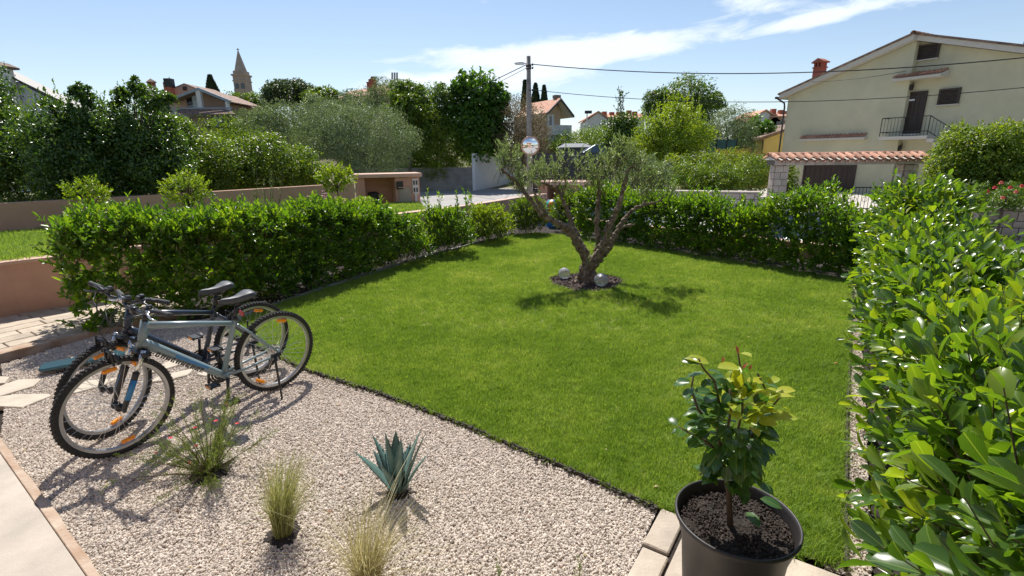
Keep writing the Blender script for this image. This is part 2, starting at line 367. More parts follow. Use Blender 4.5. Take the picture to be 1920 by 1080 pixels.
m_soil = M('dark_soil', (.030,.022,.017), rough=.95, var=.5, scale=30, bump=.02, bscale=70)
m_turf = M('turf_soil', (.18,.20,.05), rough=.95, var=.4, scale=9, bump=.01, bscale=60)
m_gravelbase = M('gravel_bed_ground', (.42,.35,.285), rough=.95, var=.25, scale=60, bump=.012, bscale=90)
m_gstone = M('gravel_stone', (.56,.49,.42), rough=.9, var=.10, scale=40, objvar=.25)
m_gstone2 = M('gravel_stone_warm', (.58,.50,.42), rough=.8, var=.2, scale=40, objvar=.32)
m_pink = M('pink_render', (.56,.335,.245), rough=.88, var=.06, scale=3, bump=.002, bscale=160, stain=.2)
m_pinkcap = M('pink_coping', (.60,.40,.31), rough=.85, var=.08, scale=8, stain=.15)
m_asph = M('pale_road', (.36,.345,.33), rough=.9, var=.1, scale=2.5, bump=.003, bscale=120, stain=.2)
m_concrete = M('old_concrete', (.30,.285,.265), rough=.92, var=.18, scale=2.5, bump=.006, bscale=25, stain=.35)
m_white = M('white_paint', (.74,.76,.80), rough=.6, var=.04, scale=3, stain=.08)
m_slab = M('limestone_slab', (.44,.385,.325), rough=.85, var=.08, scale=5, bump=.002, bscale=90, col2=(.54,.46,.385), stain=.16)
m_slabedge = M('orange_stained_stone', (.40,.25,.155), rough=.9, var=.2, scale=7, col2=(.50,.40,.31), bump=.006, bscale=40)
m_paver = M('grey_sandstone_paver', (.50,.415,.325), rough=.88, var=.14, scale=10, bump=.004, bscale=60, stain=.2, objvar=.10)
m_paverw = M('warm_stone_paver', (.50,.42,.335), rough=.88, var=.14, scale=9, bump=.003, bscale=70, stain=.22, objvar=.12)
m_edge = M('black_edging', (.035,.027,.022), rough=.8, var=.4, scale=30)
m_mulch = M('bark_mulch', (.075,.05,.043), rough=.9, var=.5, scale=30, objvar=.5)
m_flag = M('pale_flagstone', (.50,.435,.345), rough=.85, var=.08, scale=9, bump=.004, bscale=30, stain=.14)
m_ground = M('dry_meadow', (.11,.12,.04), rough=.95, var=.35, scale=.6, col2=(.19,.17,.08), bump=.02, bscale=5)

# ------------------------------------------------------------------ THE SETTING
def sm(a, b, x): t = min(1, max(0, (x-a)/(b-a))); return t*t*(3-2*t)
def lane_dip(x, y): return -.40*(1-sm(14, 17, y))*(1-sm(8.5, 11, x))*sm(-4, -1, x)
def terr(x, y):
    z = -.42
    z += 5.5*sm(32, 85, y)*sm(12, -25, x) + 1.2*sm(36, 60, y)
    z -= .6*sm(17.9, 23, y)*sm(7, 10, x)*(1-sm(36, 60, y))
    z += .75*sm(-6, -9, x)*sm(24, 12, y)
    z += lane_dip(x, y)
    return z
xs = list(np.concatenate([np.arange(-60, 60.1, 1.5)])); ys = list(np.arange(-20, 110.1, 1.5))
xs = [-700, -300, -140, -90] + xs + [90, 140, 300, 700]; ys = [-300, -100, -40] + ys + [140, 200, 400, 900]
V = [(x, y, terr(x, y)-(.22 if -2.5 < x < 34 and y < 17.2 else 0)) for y in ys for x in xs]; nx = len(xs)
Fq = [(j*nx+i, j*nx+i+1, (j+1)*nx+i+1, (j+1)*nx+i) for j in range(len(ys)-1) for i in range(nx-1)]
me = npmesh('ground', np.array(V), np.array(Fq)); tag(link('ground', me, m_ground, smooth=True), 'dry grassy ground spreading out to the far hill', None, None, 'structure')

gdir = Vector((.5519, .8339, 0))           # long direction of the garden
gn = Vector((.8339, -.5519, 0))            # across it, to the right
def flat(name, poly, z, mat, label, t=0):
    mb = MB()
    if t: mb.prism(poly, z-t, z)
    else: mb.add([(p[0], p[1], z) for p in poly], [tuple(range(len(poly)))])
    return tag(mb.build(name, mat), label, None, None, 'structure')
# garden plateau and road
garden = [(-9,-3),(-7.4,3.6),(-5.75,6.15),(-1.05,12.1),(.35,13.5),(1.35,13.3),(7.3,8.3),(6.2,6.5),(1.2,-1.2),(3,-3)]
flat('garden_soil', garden, -.03, m_soil, 'bare soil of the raised garden under beds and hedges', 1.0)
road_poly = [(-9,34.2),(-7,19),(-3.4,16.2),(-2.2,10.2),(-.4,11.0),(.6,13.0),(1.4,12.6),(5.5,8.0),(2.0,2.0),(1,-6),(30,-6),(30,14),(12.2,14.6),(9.6,17.6),(7,19),(4.5,24),(3,34),(2,46),(-1.2,46),(-2.4,33.4)]
_x = np.arange(-9, 30.1, .3); _y = np.arange(-6, 46.1, .3); cx_, cy_ = np.meshgrid(_x+.15, _y+.15); ok_ = inpoly(cx_.ravel(), cy_.ravel(), road_poly).reshape(cx_.shape)
V = np.array([(x, y, -.405+lane_dip(x, y)) for y in np.append(_y, 46.3) for x in np.append(_x, 30.3)]); nx_ = len(_x)+1
Fq = [(j*nx_+i, j*nx_+i+1, (j+1)*nx_+i+1, (j+1)*nx_+i) for j in range(len(_y)) for i in range(len(_x)) if ok_[j, i]]
tag(link('road', npmesh('road', V, np.array(Fq)), m_asph, None, True), 'pale grey lane running past the garden walls', None, None, 'structure')
flat('courtyard', [(8.2,17.9),(14.6,17.9),(22,24),(17,33),(10,30)], -.405, M('courtyard_gravel', (.50,.46,.40), rough=.9, var=.1, scale=4, bump=.01, bscale=40), 'light gravel courtyard behind the tiled gateway', .05)

lawn_poly = [(-1.83,4.10),(-1.1,3.66),(-.43,3.2),(.25,2.68),(.77,2.27),(1.3,1.93),(1.49,1.88),(2.28,3.07),(3.27,4.53),(4.93,6.98),(4.45,7.7),(3.98,8.21),(2.95,9.55),(2.2,10.45),(1.4,11.3),(.62,11.85),(.1,11.6),(-.4,10.8),(-.87,10.09),(-1.79,8.59),(-2.3,7.5),(-2.62,6.84),(-3.05,6.0),(-3.15,5.45),(-3.0,5.05),(-2.45,4.6)]
flat('lawn', lawn_poly, .012, m_turf, 'short green lawn filling the middle of the garden')
gravel_poly = [(-3.45,2.95),(-4.0,3.55),(-4.78,4.3),(-4.5,5.05),(-3.4,5.75),(-3.2,5.5),(-3.1,5.0),(-2.45,4.55),(-1.85,4.10),(-1.1,3.63),(-.43,3.17),(.25,2.65),(.76,2.25),(.5,1.80),(.3,1.2),(-1.2,1.0),(-1.9,1.8)]
flat('gravel_bed', gravel_poly, .0, m_gravelbase, 'pale gravel bed in front of the lawn')
# gravel strip against the right hedge
strip = [(1.42,1.86),(1.58,1.78),(2.42,3.02),(3.4,4.5),(5.1,7.0),(4.93,7.0),(3.27,4.55),(2.28,3.09)]
flat('gravel_strip', strip, -.004, m_gravelbase, 'narrow gravel strip between lawn and right hedge')

OLV = (1.10, 7.10)
olive_bed = lambda x, y: ((x-OLV[0])**2 + (y-OLV[1])**2) < .57**2*(1+.1*np.sin(3*np.arctan2(y-OLV[1], x-OLV[0])))
# ---- grass
def tuft(seed, n=16, R=.035, h=(.022,.045), w=.0024, lean=.5):
    r = np.random.default_rng(seed); V = []; Fq = []
    for i in range(n):
        a = r.uniform(0, 6.28); q = R*math.sqrt(r.uniform()); b = Vector((q*math.cos(a), q*math.sin(a), 0)); hh = r.uniform(*h); d = r.uniform(0, 6.28); ln = r.uniform(.1, lean)*hh
        dv = Vector((math.cos(d), math.sin(d), 0)); sd = Vector((-dv.y, dv.x, 0))*w/2
        m1 = b + dv*ln*.35 + Vector((0,0,hh*.6)); tp = b + dv*ln*1.1 + Vector((0,0,hh)); o = len(V)
        V += [b-sd*1.1, b+sd*1.1, m1+sd, m1-sd, tp]; Fq += [(o,o+1,o+2),(o,o+2,o+3),(o+3,o+2,o+4)]
    return npmesh('tuft', np.array([tuple(v) for v in V]), np.array(Fq))
def proto(me, mat):
    me.materials.append(mat); return bpy.data.objects.new(me.name, me)
tufts = [proto(tuft(i, 17), m_grass) for i in range(5)] + [proto(tuft(9, 10, .03, (.035,.06), .003, .9), m_grass)]
pn = pts_in(lawn_poly, 1500, .012, [olive_bed]); pn2 = pts_in(lawn_poly, 1500, .012, [olive_bed]); pn2 = pn2[pn2[:, 1] < 5.0]
scatter('grass', np.concatenate([pn, pn2]), tufts, .75, 1.15, 'mown green grass blades of the lawn', 3, tilt=.15)
# longer fringe over the lawn edge
fr = []
for i in range(len(lawn_poly)):
    a = Vector(lawn_poly[i]); b = Vector(lawn_poly[(i+1) % len(lawn_poly)]); n = int((b-a).length*90)
    for k in range(n):
        q = a.lerp(b, rng.uniform()); fr.append((q.x+rng.normal(0,.014), q.y+rng.normal(0,.014), .005))
for k in range(420):
    t = rng.uniform(0, 6.283); r0 = .57*math.sqrt(1+.1*math.sin(3*t))+rng.normal(0, .02); fr.append((OLV[0]+r0*math.cos(t), OLV[1]+r0*math.sin(t), .01))
long_t = [proto(tuft(20+i, 11, .022, (.035,.07), .003, 1.1), m_grass) for i in range(3)]
scatter('grass_fringe', np.array(fr), long_t, .7, 1.15, 'longer grass along the lawn edge', 5, tilt=.35)

# ---- gravel
def pebble(seed, r):
    bm = bmesh.new(); bmesh.ops.create_icosphere(bm, subdivisions=1, radius=1); q = np.random.default_rng(seed)
    sc = q.uniform(.6, 1.25, 3); sc[2] *= .7
    for v in bm.verts:
        v.co = Vector([v.co[i]*sc[i]*r*q.uniform(.78, 1.2) for i in range(3)])
    me = bpy.data.meshes.new('pebble'); bm.to_mesh(me); bm.free(); return me
pebs = [proto(pebble(i, .0064), m_gstone if i % 3 else m_gstone2) for i in range(7)]
PLANTS = {'needle': (-1.84,2.61), 'feather1': (-1.17,2.10), 'agave': (-.66,2.42), 'feather2': (-.66,1.80)}
def ring(c, r): return lambda x, y: ((x-c[0])**2 + (y-c[1])**2) < r*r*(.8+.4*np.sin(5*np.arctan2(y-c[1], x-c[0])+c[0]*9)**2)
holes = [ring(PLANTS['needle'], .11), ring(PLANTS['feather1'], .085), ring(PLANTS['agave'], .07), ring(PLANTS['feather2'], .06)]
pg = pts_in(gravel_poly, 18000, 0, holes); pg = pg[(pg[:, 1] < 3.6) | (rng.uniform(size=len(pg)) < .62)]
pg[:, 2] = rng.uniform(-.001, .009, len(pg)); 
ps = pts_in(strip, 6500, .004)
edge_l = []
for a, b in [((-3.08,5.2),(-3.2,5.6)),((-3.2,5.6),(-2.72,6.8)),((-2.72,6.8),(-1.9,8.6)),((-1.9,8.6),(-.95,10.15)),((-.95,10.15),(.1,11.75))]:
    for k in range(int(420*math.dist(a, b))):
        t = rng.uniform(); edge_l.append((a[0]+(b[0]-a[0])*t-abs(rng.normal(0,.10)), a[1]+(b[1]-a[1])*t+abs(rng.normal(0,.05)), -.012))
for k in range(900):
    t = rng.uniform(); edge_l.append((.5+t*1.0+rng.normal(0,.05), 12.05-t*.75+abs(rng.normal(0,.12)), -.012))
scatter('gravel', np.concatenate([pg, ps, np.array(edge_l)]), pebs, .75, 1.5, 'loose pale pinkish gravel stones covering the bed', 8, full=True)
for k, (kx, ky) in PLANTS.items():
    mb = MB(); n = 18; vs = [(kx, ky, .035)]
    for i in range(n):
        t = i/n*6.283; r = (.15 if k == 'needle' else .10)*(1+.25*math.sin(3*t+kx*7)); vs.append((kx+r*math.cos(t), ky+r*math.sin(t), -.004))
    mb.add(vs, [(0, i+1, (i+1) % n+1) for i in range(n)]); tag(mb.build('soil_patch', m_soil, smooth=True), 'dark soil patch around the base of a %s in the gravel' % {'needle':'feathery shrub','feather1':'green grass clump','agave':'blue agave','feather2':'straw coloured grass clump'}[k], None, None, 'structure')

# lawn edging: dark strip along the gravel
eg = [(-3.0,5.02),(-2.45,4.57),(-1.84,4.08),(-1.1,3.64),(-.43,3.18),(.25,2.66),(.76,2.25)]
mb = MB()
for i in range(len(eg)-1):
    a, b = Vector((*eg[i], .012)), Vector((*eg[i+1], .012)); d = b-a
    mb.box((a+b)/2, (d.length+.004, .010, .045), math.atan2(d.y, d.x))
for k in range(260):
    t = rng.uniform(0, len(eg)-1.001); i = int(t); q = Vector(eg[i]).lerp(Vector(eg[i+1]), t-i); mb.box((q.x+rng.normal(0,.012), q.y-.01+rng.normal(0,.012), .02+rng.uniform(0,.012)), rng.uniform(.008,.022,3), rng.uniform(0,3))
tag(mb.build('lawn_edging', m_edge), 'black plastic strip with crumbs of soil between gravel and lawn', 'edging')
eg = [(1.50,1.84),(2.31,3.07),(3.30,4.53),(4.97,6.98)]; mb = MB()
for i in range(3):
    a, b = Vector((*eg[i], .01)), Vector((*eg[i+1], .01)); d = b-a; mb.box((a+b)/2, (d.length, .012, .05), math.atan2(d.y, d.x))
tag(mb.build('lawn_edging', m_edge), 'thin dark edging strip between lawn and the right hedge', 'edging')
eg = [(-3.12,5.3),(-3.22,5.62),(-2.76,6.82),(-1.94,8.62),(-1.0,10.15),(-.5,10.95),(.05,11.85)]; mb = MB()
for i in range(len(eg)-1):
    a, b = Vector((*eg[i], .012)), Vector((*eg[i+1], .012)); d = b-a; mb.box((a+b)/2, (d.length, .05, .06), math.atan2(d.y, d.x))
tag(mb.build('stone_kerb', m_concrete), 'low grey kerb between left hedge and lawn', 'kerb')

# limestone terrace slab bottom left
A, B = Vector((-3.48,2.99,0)), Vector((-1.91,1.86,0)); n_ = Vector((-(B-A).y, (B-A).x, 0)).normalized()
if n_.y > 0: n_ = -n_
d_ = (B-A).normalized(); A2 = A - d_*2.5; B2 = B + d_*1.5
terrace = empty('stone_terrace', (0,0,0), 'cream limestone terrace floor in the lower left corner', None)
tag(terrace, kind='structure')
q0, q1 = A2 + n_*.045, B2 + n_*.045
mb = MB(); mb.prism([q0, q0+n_*3.2, q1+n_*3.2, q1], -.05, .055); mb.build('slab', m_slab, terrace, bevel=.004)
nb = 7; tot_ = (B2-A2).length
mb = MB()
pts_e = []
for i in range(41):
    t = i/40; p = A2.lerp(B2, t) + n_*(.004*math.sin(i*1.9)+.004*math.sin(i*.7)); pts_e.append(p)
poly = pts_e + [q1 - n_*.004, q0 - n_*.004]
mb.prism(poly, -.05, .052); mb.build('edge_stone', m_slabedge, terrace, bevel=.003)

# paved path on the left
path = empty('paved_path', (0,0,0), 'pale sandstone block path beside the pink wall', None); tag(path, kind='structure')
wd = Vector((.5768,.8169,0)).normalized()   # wall direction
K0, K1 = Vector((-5.35,3.75,0)), Vector((-4.42,5.2,0)); kd = (K1-K0).normalized(); kn = Vector((-kd.y, kd.x, 0))
mb = MB(); mb.prism([K0-kd*2+kn*.02, K1+kd*.7+kn*.02, K1+kd*.9+kn*2.0, K0-kd*2+kn*2.2], -.06, .035); mb.build('bed', m_soil, path)
mb = MB(); pe = []
for i in range(31):
    t = i/30; pe.append((K0-kd*2).lerp(K1+kd*.7, t) + kn*(.014*math.sin(i*2.3)+.01*math.sin(i*.9)))
mb.prism(pe + [K1+kd*.7+kn*.16, K0-kd*2+kn*.16], -.05, .062); mb.build('kerb_stone', m_slabedge, path, bevel=.004)
bmesh_cache = {}
for r in range(9):
    v0 = .168 + r*.205; off = (r % 2)*.16 + rng.uniform(0,.03); u = -2.0+off
    while u < 2.5:
        Ln = .40 if (r+int(u*3)) % 3 else .30
        key = Ln
        if key not in bmesh_cache:
            b = MB().box((0,0,0), (Ln-.012, .193, .06)); bmesh_cache[key] = b.build('brick', m_paver, path, bevel=.006); o = bmesh_cache[key]
        else: o = bmesh_cache[key].copy(); COL.objects.link(o); o.parent = path
        c = K0 + kd*(u+Ln/2) + kn*(v0+.1); o.location = (c.x, c.y, .032+rng.uniform(-.002,.003)); o.rotation_euler = (0,0,math.atan2(kd.y,kd.x)+rng.normal(0,.006)); u += Ln

# warm stone paving near the pot
pav = empty('stone_paving', (0,0,0), 'warm cream stone paving under the plant pot', None); tag(pav, kind='structure')
Pd = Vector((-.26,-.41,0)).normalized(); P0_ = Vector((.775,2.245,0)); Pr = Vector((.52,-.35,0)).normalized()
mb = MB(); mb.prism([P0_, P0_+Pr*2.6, P0_+Pr*2.6+Pd*2, P0_+Pd*2], -.06, .012); mb.build('joint_mortar', m_soil, pav)
m_paverw2 = m_paverw
for i, (u0, u1, v0, v1) in enumerate([(0,.135,0,.30),(0,.135,.31,.62),(0,.135,.63,1.05),(0,.135,1.06,1.5),(.145,.50,0,.48),(.145,.50,.49,.95),(.145,.5,.96,1.5),(.51,.90,0,.30),(.51,.90,.31,.9),(.91,1.3,0,.34),(.91,1.3,.35,.9),(1.31,1.8,0,.4),(.51,.9,.91,1.5),(.91,1.3,.91,1.5)]):
    c = P0_ + Pr*((u0+u1)/2) + Pd*((v0+v1)/2); o = MB().box((0,0,0), (u1-u0-.012, v1-v0-.012, .06)).build('stone', m_paverw, pav, bevel=.006)
    o.location = (c.x, c.y, .002+rng.uniform(0,.004)); o.rotation_euler = (rng.normal(0,.004), rng.normal(0,.004), math.atan2(Pr.y, Pr.x)); 

# flagstones set in the gravel
FL = [([(-60,706),(19,710),(10,722),(-60,728)], 'small flagstone cut by the left picture edge'),
      ([(-40,742),(37,715),(79,714),(63,728),(0,747)], 'long pointed flagstone beside the teal board'),
      ([(-40,752),(35,743),(92,742),(97,746),(43,768),(-40,764)], 'flat flagstone left of the front wheels'),
      ([(281,720),(299,708),(366,694),(352,707),(312,717)], 'long flagstone seen through the front wheel of the grey bicycle'),
      ([(369,705),(388,695),(402,699),(386,709)], 'small triangular flagstone beneath the grey frame'),
      ([(262,708),(320,679),(350,683),(300,699)], 'slanting flagstone between the two bicycles'),
      ([(110,738),(165,717),(225,712),(190,728),(140,741)], 'flagstone partly hidden by the front tyres')]
for poly, lab in FL[:3]+FL[3:]:
    pts = [G(x, y, 0) for x, y in poly]
    if (pts[1]-pts[0]).cross(pts[2]-pts[1]).z < 0: pts = pts[::-1]
    c = sum(pts, Vector())/len(pts); tag(MB().prism(pts, -.02, .021).build('flagstone', m_flag, bevel=.004, off=(c.x, c.y, 0)), 'pale '+lab, 'flagstone', 'flagstones set into the gravel')

# raised strip of grass between the two pink walls
def tz(x, y): t = np.clip((y-7)/9.5, 0, 1); return .63 - .30*t
bk = [(-9.9,6.7),(-8.75,8.46),(-7.02,10.9),(-4.9,14.6),(-3.0,16.25)]; ft = [(-7.6,3.4),(-6.0,5.75),(-4.3,7.9),(-2.2,10.55),(-2.35,13.4)]
V = []; 
for a, b in zip(bk, ft): V += [(*a, float(tz(0,a[1]))), (*b, float(tz(0,b[1])))]
V += [(v[0], v[1], -.45) for v in V]; Fq = [(2*i,2*i+1,2*i+3,2*i+2) for i in range(4)] + [(10+2*i,2*i,2*i+2,12+2*i) for i in range(4)] + [(2*i+1,11+2*i,13+2*i,2*i+3) for i in range(4)] + [(8,9,19,18),(0,10,11,1)]
tag(MB().add(V, Fq).build('raised_lawn', m_turf), 'raised lawn strip between the two pink walls', None, None, 'structure')
tp = pts_in(bk+ft[::-1], 900, lambda x, y: tz(x, y), []); tp = tp[tp[:,1] < 17]
big_t = [proto(tuft(40+i, 16, .07, (.04,.10), .006, .8), m_grass) for i in range(3)] 
scatter('rough_grass', tp, big_t, .8, 1.4, 'rough grass on the raised strip between the walls', 12, tilt=.25)

# ------------------------------------------------------------------ WALLS
def wall(name, pts, h, th, mat, label, base=-1.0, cap=None, capw=.04, caph=.04, part='wall_face'):
    """pts: ground line of the wall; h: top height (absolute) or list"""
    root = empty(name, (pts[0][0], pts[0][1], base), label, 'wall'); hs = h if hasattr(h, '__len__') else [h]*len(pts); O = Vector((pts[0][0], pts[0][1], base))
    def strip_(w, z0s, z1s):
        L, Rr = [], []
        for i, p in enumerate(pts):
            p = Vector((*p, 0)); a = Vector((*pts[max(i-1,0)],0)); b = Vector((*pts[min(i+1,len(pts)-1)],0)); d = (b-a).normalized(); n = Vector((-d.y,d.x,0)); L.append(p+n*w/2); Rr.append(p-n*w/2)
        V = []
        for i in range(len(pts)):
            for q, z in ((L[i],z0s[i]),(Rr[i],z0s[i]),(Rr[i],z1s[i]),(L[i],z1s[i])): V.append(Vector((q.x,q.y,z))-O)
        Fq = [(0,1,2,3)]; k = len(pts)-1
        for i in range(k):
            for j in range(4): Fq.append((4*i+j, 4*(i+1)+j, 4*(i+1)+(j+1)%4, 4*i+(j+1)%4))
        Fq.append((4*k+3,4*k+2,4*k+1,4*k)); return V, Fq
    top = [q-(caph if cap else 0) for q in hs]
    MB().add(*strip_(th, [base]*len(pts), top)).build(part, mat, root)
    if cap: MB().add(*strip_(th+capw, [t+.002 for t in top], hs)).build('coping', cap, root)
    return root
wall('pink_wall', [(-7.55,3.6),(-6.0,5.78),(-5.62,6.15),(-2.88,9.6),(-2.06,10.72),(-1.03,12.0),(-.02,13.75),(1.0,15.3)], .70, .18, m_pink, 'front pink rendered garden wall behind the left hedge', cap=m_pinkcap)
wall('pink_wall', [(-10.2,6.3),(-9.0,8.35),(-7.15,10.9),(-4.62,14.7)], [1.18,1.14,1.12,1.10], .2, m_pink, 'rear pink wall holding back the tall dark hedge', base=.2, cap=None)
wall('concrete_wall', [(-9.5,33.6),(-2.5,33.4)], 1.08, .25, m_concrete, 'weathered grey concrete wall left of the tall white one', cap=None, base=-.6)
ww = wall('white_wall', [(-2.42,33.2),(.9,42.5),(1.0,46)], [1.95,2.05,2.05], .2, m_white, 'tall white wall beside the lane, sloping away behind the pole', base=-.6)
# pink corner pier on the right and the low wall outside the hedges
def pier(c, w, z0, z1, label):
    r = empty('pink_pier', (c[0], c[1], z0), label, 'pier'); h = z1-z0; a = math.atan2(gdir.y, gdir.x)
    MB().box((0,0,h/2-.03), (w,w,h-.06), a).build('shaft', m_pink, r); MB().box((0,0,h-.025), (w+.12,w+.12,.05), a).build('cap_stone', m_pinkcap, r, bevel=.01)
    return r
pier((6.6,7.55), .42, -1.0, .98, 'pink pier with pale flat cap at the end of the right hedge')
wall('pink_wall', [(6.2,7.2),(3.6,3.2),(1.6,.1)], .25, .16, m_pink, 'low pink wall along the road side of the right hedge', cap=m_pinkcap)
wall('pink_wall', [(1.6,13.0),(6.35,7.9)], .25, .16, m_pink, 'low pink wall along the road side of the back hedge', cap=m_pinkcap)
# natural stone wall on the right, stone by stone
def stone_face(parent, O, d, L, z0, z1, mat, n, rows, wr=(.22,.5), depth=.05):
    up = Vector((0,0,1)); z = z0; hs = []
    while z < z1-.05:
        h = min(rng.uniform(*rows), z1-z); 
        if z1-z-h < rows[0]*.6: h = z1-z
        hs.append((z, h)); z += h
    for z, h in hs:
        u = -rng.uniform(0,.1)
        while u < L:
            w = rng.uniform(*wr); 
            if u+w > L: w = L-u
            if w > .04:
                c = O + d*(u+w/2) + n*(depth/2+rng.uniform(0,.012)) + up*(z+h/2)
                o = MB().box((0,0,0), (w-.014, depth, h-.014)).build('stone', mat, parent, bevel=.008); o.location = c; o.rotation_euler = (0,0,math.atan2(d.y,d.x))
            u += w
m_wstone = M('wall_stone', (.30,.265,.225), rough=.9, var=.2, scale=6, bump=.01, bscale=25, objvar=.28)
m_pillar = M('pillar_stone', (.50,.43,.37), rough=.88, var=.10, scale=6, bump=.006, bscale=30, objvar=.12)
m_mortar = M('grey_mortar', (.17,.15,.13), rough=.95)
sw = empty('stone_wall', (10.9,13.4,-.42), 'low grey stone wall with dark coping under the rose bush', 'wall')
a, b = Vector((11.0,13.45,0)), Vector((15.5,9.9,0)); d = (b-a).normalized(); n = Vector((-d.y,d.x,0)); n = n if n.y < 0 else -n
mb = MB(); mb.prism([Vector((a.x-10.9,a.y-13.4,0)), Vector((b.x-10.9,b.y-13.4,0)), Vector((b.x-10.9,b.y-13.4,0))-n*.3, Vector((a.x-10.9,a.y-13.4,0))-n*.3], 0, .80); mb.build('wall_core', m_mortar, sw)
stone_face(sw, Vector((.1,.05,.0)), d, (b-a).length, .0, .80, m_wstone, n, (.10,.24), (.14,.42))
c0 = (a+b)/2 - Vector((10.9,13.4,0)); MB().box((c0.x-n.x*.12, c0.y-n.y*.12, .835), ((b-a).length, .44, .06), math.atan2(d.y,d.x)).build('coping', m_wstone, sw, bevel=.01)
sw = empty('stone_wall', (7.4,18.3,-.42), 'low stone wall left of the tiled gateway', 'wall')
a, b = Vector((4.6,19.4,0)), Vector((8.8,17.75,0)); d = (b-a).normalized(); n = Vector((d.y,-d.x,0)); O = Vector((a.x-7.4,a.y-18.3,0)); O2 = Vector((b.x-7.4,b.y-18.3,0))
MB().prism([O, O2, O2-n*.3, O-n*.3], 0, .85).build('wall_core', m_mortar, sw); stone_face(sw, O, d, (b-a).length, 0, .85, m_pillar, n, (.14,.26), (.25,.5))
c0 = (O+O2)/2-n*.12; MB().box((c0.x,c0.y,.885), ((b-a).length,.42,.06), math.atan2(d.y,d.x)).build('coping', m_pillar, sw, bevel=.01)

# ------------------------------------------------------------------ BUILDINGS
m_yel = M('cream_yellow_render', (.60,.565,.40), rough=.9, var=.04, scale=1.5, bump=.002, bscale=90, stain=.14)
m_fascia = M('pale_fascia', (.60,.56,.50), rough=.8, var=.06)
m_tile = M('terracotta_tile', (.46,.20,.12), rough=.85, var=.25, scale=7, bump=.004, bscale=40, col2=(.60,.34,.23), objvar=.25)
m_tiled = M('old_roof_tile', (.17,.115,.09), rough=.9, var=.3, scale=4, col2=(.34,.22,.165), objvar=.2)
m_door = M('dark_brown_wood', (.045,.028,.022), rough=.55, var=.25, scale=20)
m_shut = M('brown_shutter', (.055,.038,.03), rough=.6, var=.2)
m_iron = M('black_iron', (.03,.03,.032), rough=.5, metal=.4)
m_brickr = M('red_brick', (.34,.105,.065), rough=.9, var=.2, scale=10)
m_glass = M('dark_glass', (.02,.025,.03), rough=.06, var=.1, spec=.8)
m_gutter = M('dark_gutter', (.05,.042,.04), rough=.5)
m_stonew = M('rubble_stone', (.26,.215,.17), rough=.95, var=.35, scale=5, bump=.03, bscale=9, stain=.25)
m_whiter = M('white_render', (.66,.65,.63), rough=.9, var=.05, scale=1, stain=.1)
m_peach = M('peach_render', (.56,.40,.27), rough=.9, var=.05)
m_fara = M('pale_pink_render', (.40,.28,.225), rough=.9, var=.06)
def barrel(mb, p0, p1, r, up=Vector((0,0,1)), n=6, th=.014, flip=False):
    """half round tile from p0 to p1"""
    p0, p1 = Vector(p0), Vector(p1); t = (p1-p0).normalized(); a = t.cross(up).normalized(); b = a.cross(t).normalized()
    if flip: b = -b
    V = []
    for p, rr in ((p0, r), (p1, r*.86)):
        for q in (0, th):
            for k in range(n+1):
                an = math.pi*k/n; V.append(p + a*math.cos(an)*(rr-q) + b*math.sin(an)*(rr-q))
    m_ = n+1; Fq = []
    for k in range(n):
        Fq += [(k,k+1,2*m_+k+1,2*m_+k), (m_+k+1,m_+k,3*m_+k,3*m_+k+1), (k+1,k,m_+k,m_+k+1), (2*m_+k,2*m_+k+1,3*m_+k+1,3*m_+k)]
    mb.add(V, Fq); return mb
# ---- yellow gabled house (gable wall runs obliquely away from the lane)
HP = Vector((20.5,27,0)); Hd = Vector((-.468,.884,0)).normalized(); Hn = Vector((-Hd.y,Hd.x,0)); Hn = Hn if Hn.dot(Vector((-1,-.5,0))) > 0 else -Hn
hrot = math.atan2(Hd.y, Hd.x)
house = empty('yellow_house', (HP.x, HP.y, -1.0), 'cream yellow gabled two storey house with brown doors and a small balcony', 'house', hrot)
# local: x along the gable (positive = left in the picture), y: local +y
Hl = Vector((Hn.dot(Hd), Hn.dot(Vector((-Hd.y, Hd.x, 0))), 0)); sg = 1 if Hl.y > 0 else -1   # outward direction in local y
GZ = 1.0  # local z of world z=0
def L(s, o, z): return Vector((s, sg*o, z+GZ))
HW = 6.45; apz, eaz = 7.08, 5.10; slp = (apz-eaz)/HW
mb = MB()
# left block projects .35 m, right block sits back
mb.extr([L(.0,.35,-1), L(HW,.35,-1), L(HW,.35,eaz), L(.0,.35,apz)], L(0,-9,0)-L(0,0,0)).build('wall', m_yel, house)
MB().extr([L(-.004,0,-1), L(-HW,0,-1), L(-HW,0,eaz), L(-.004,0,apz)], L(0,-8.6,0)-L(0,0,0)).build('wall', m_yel, house)
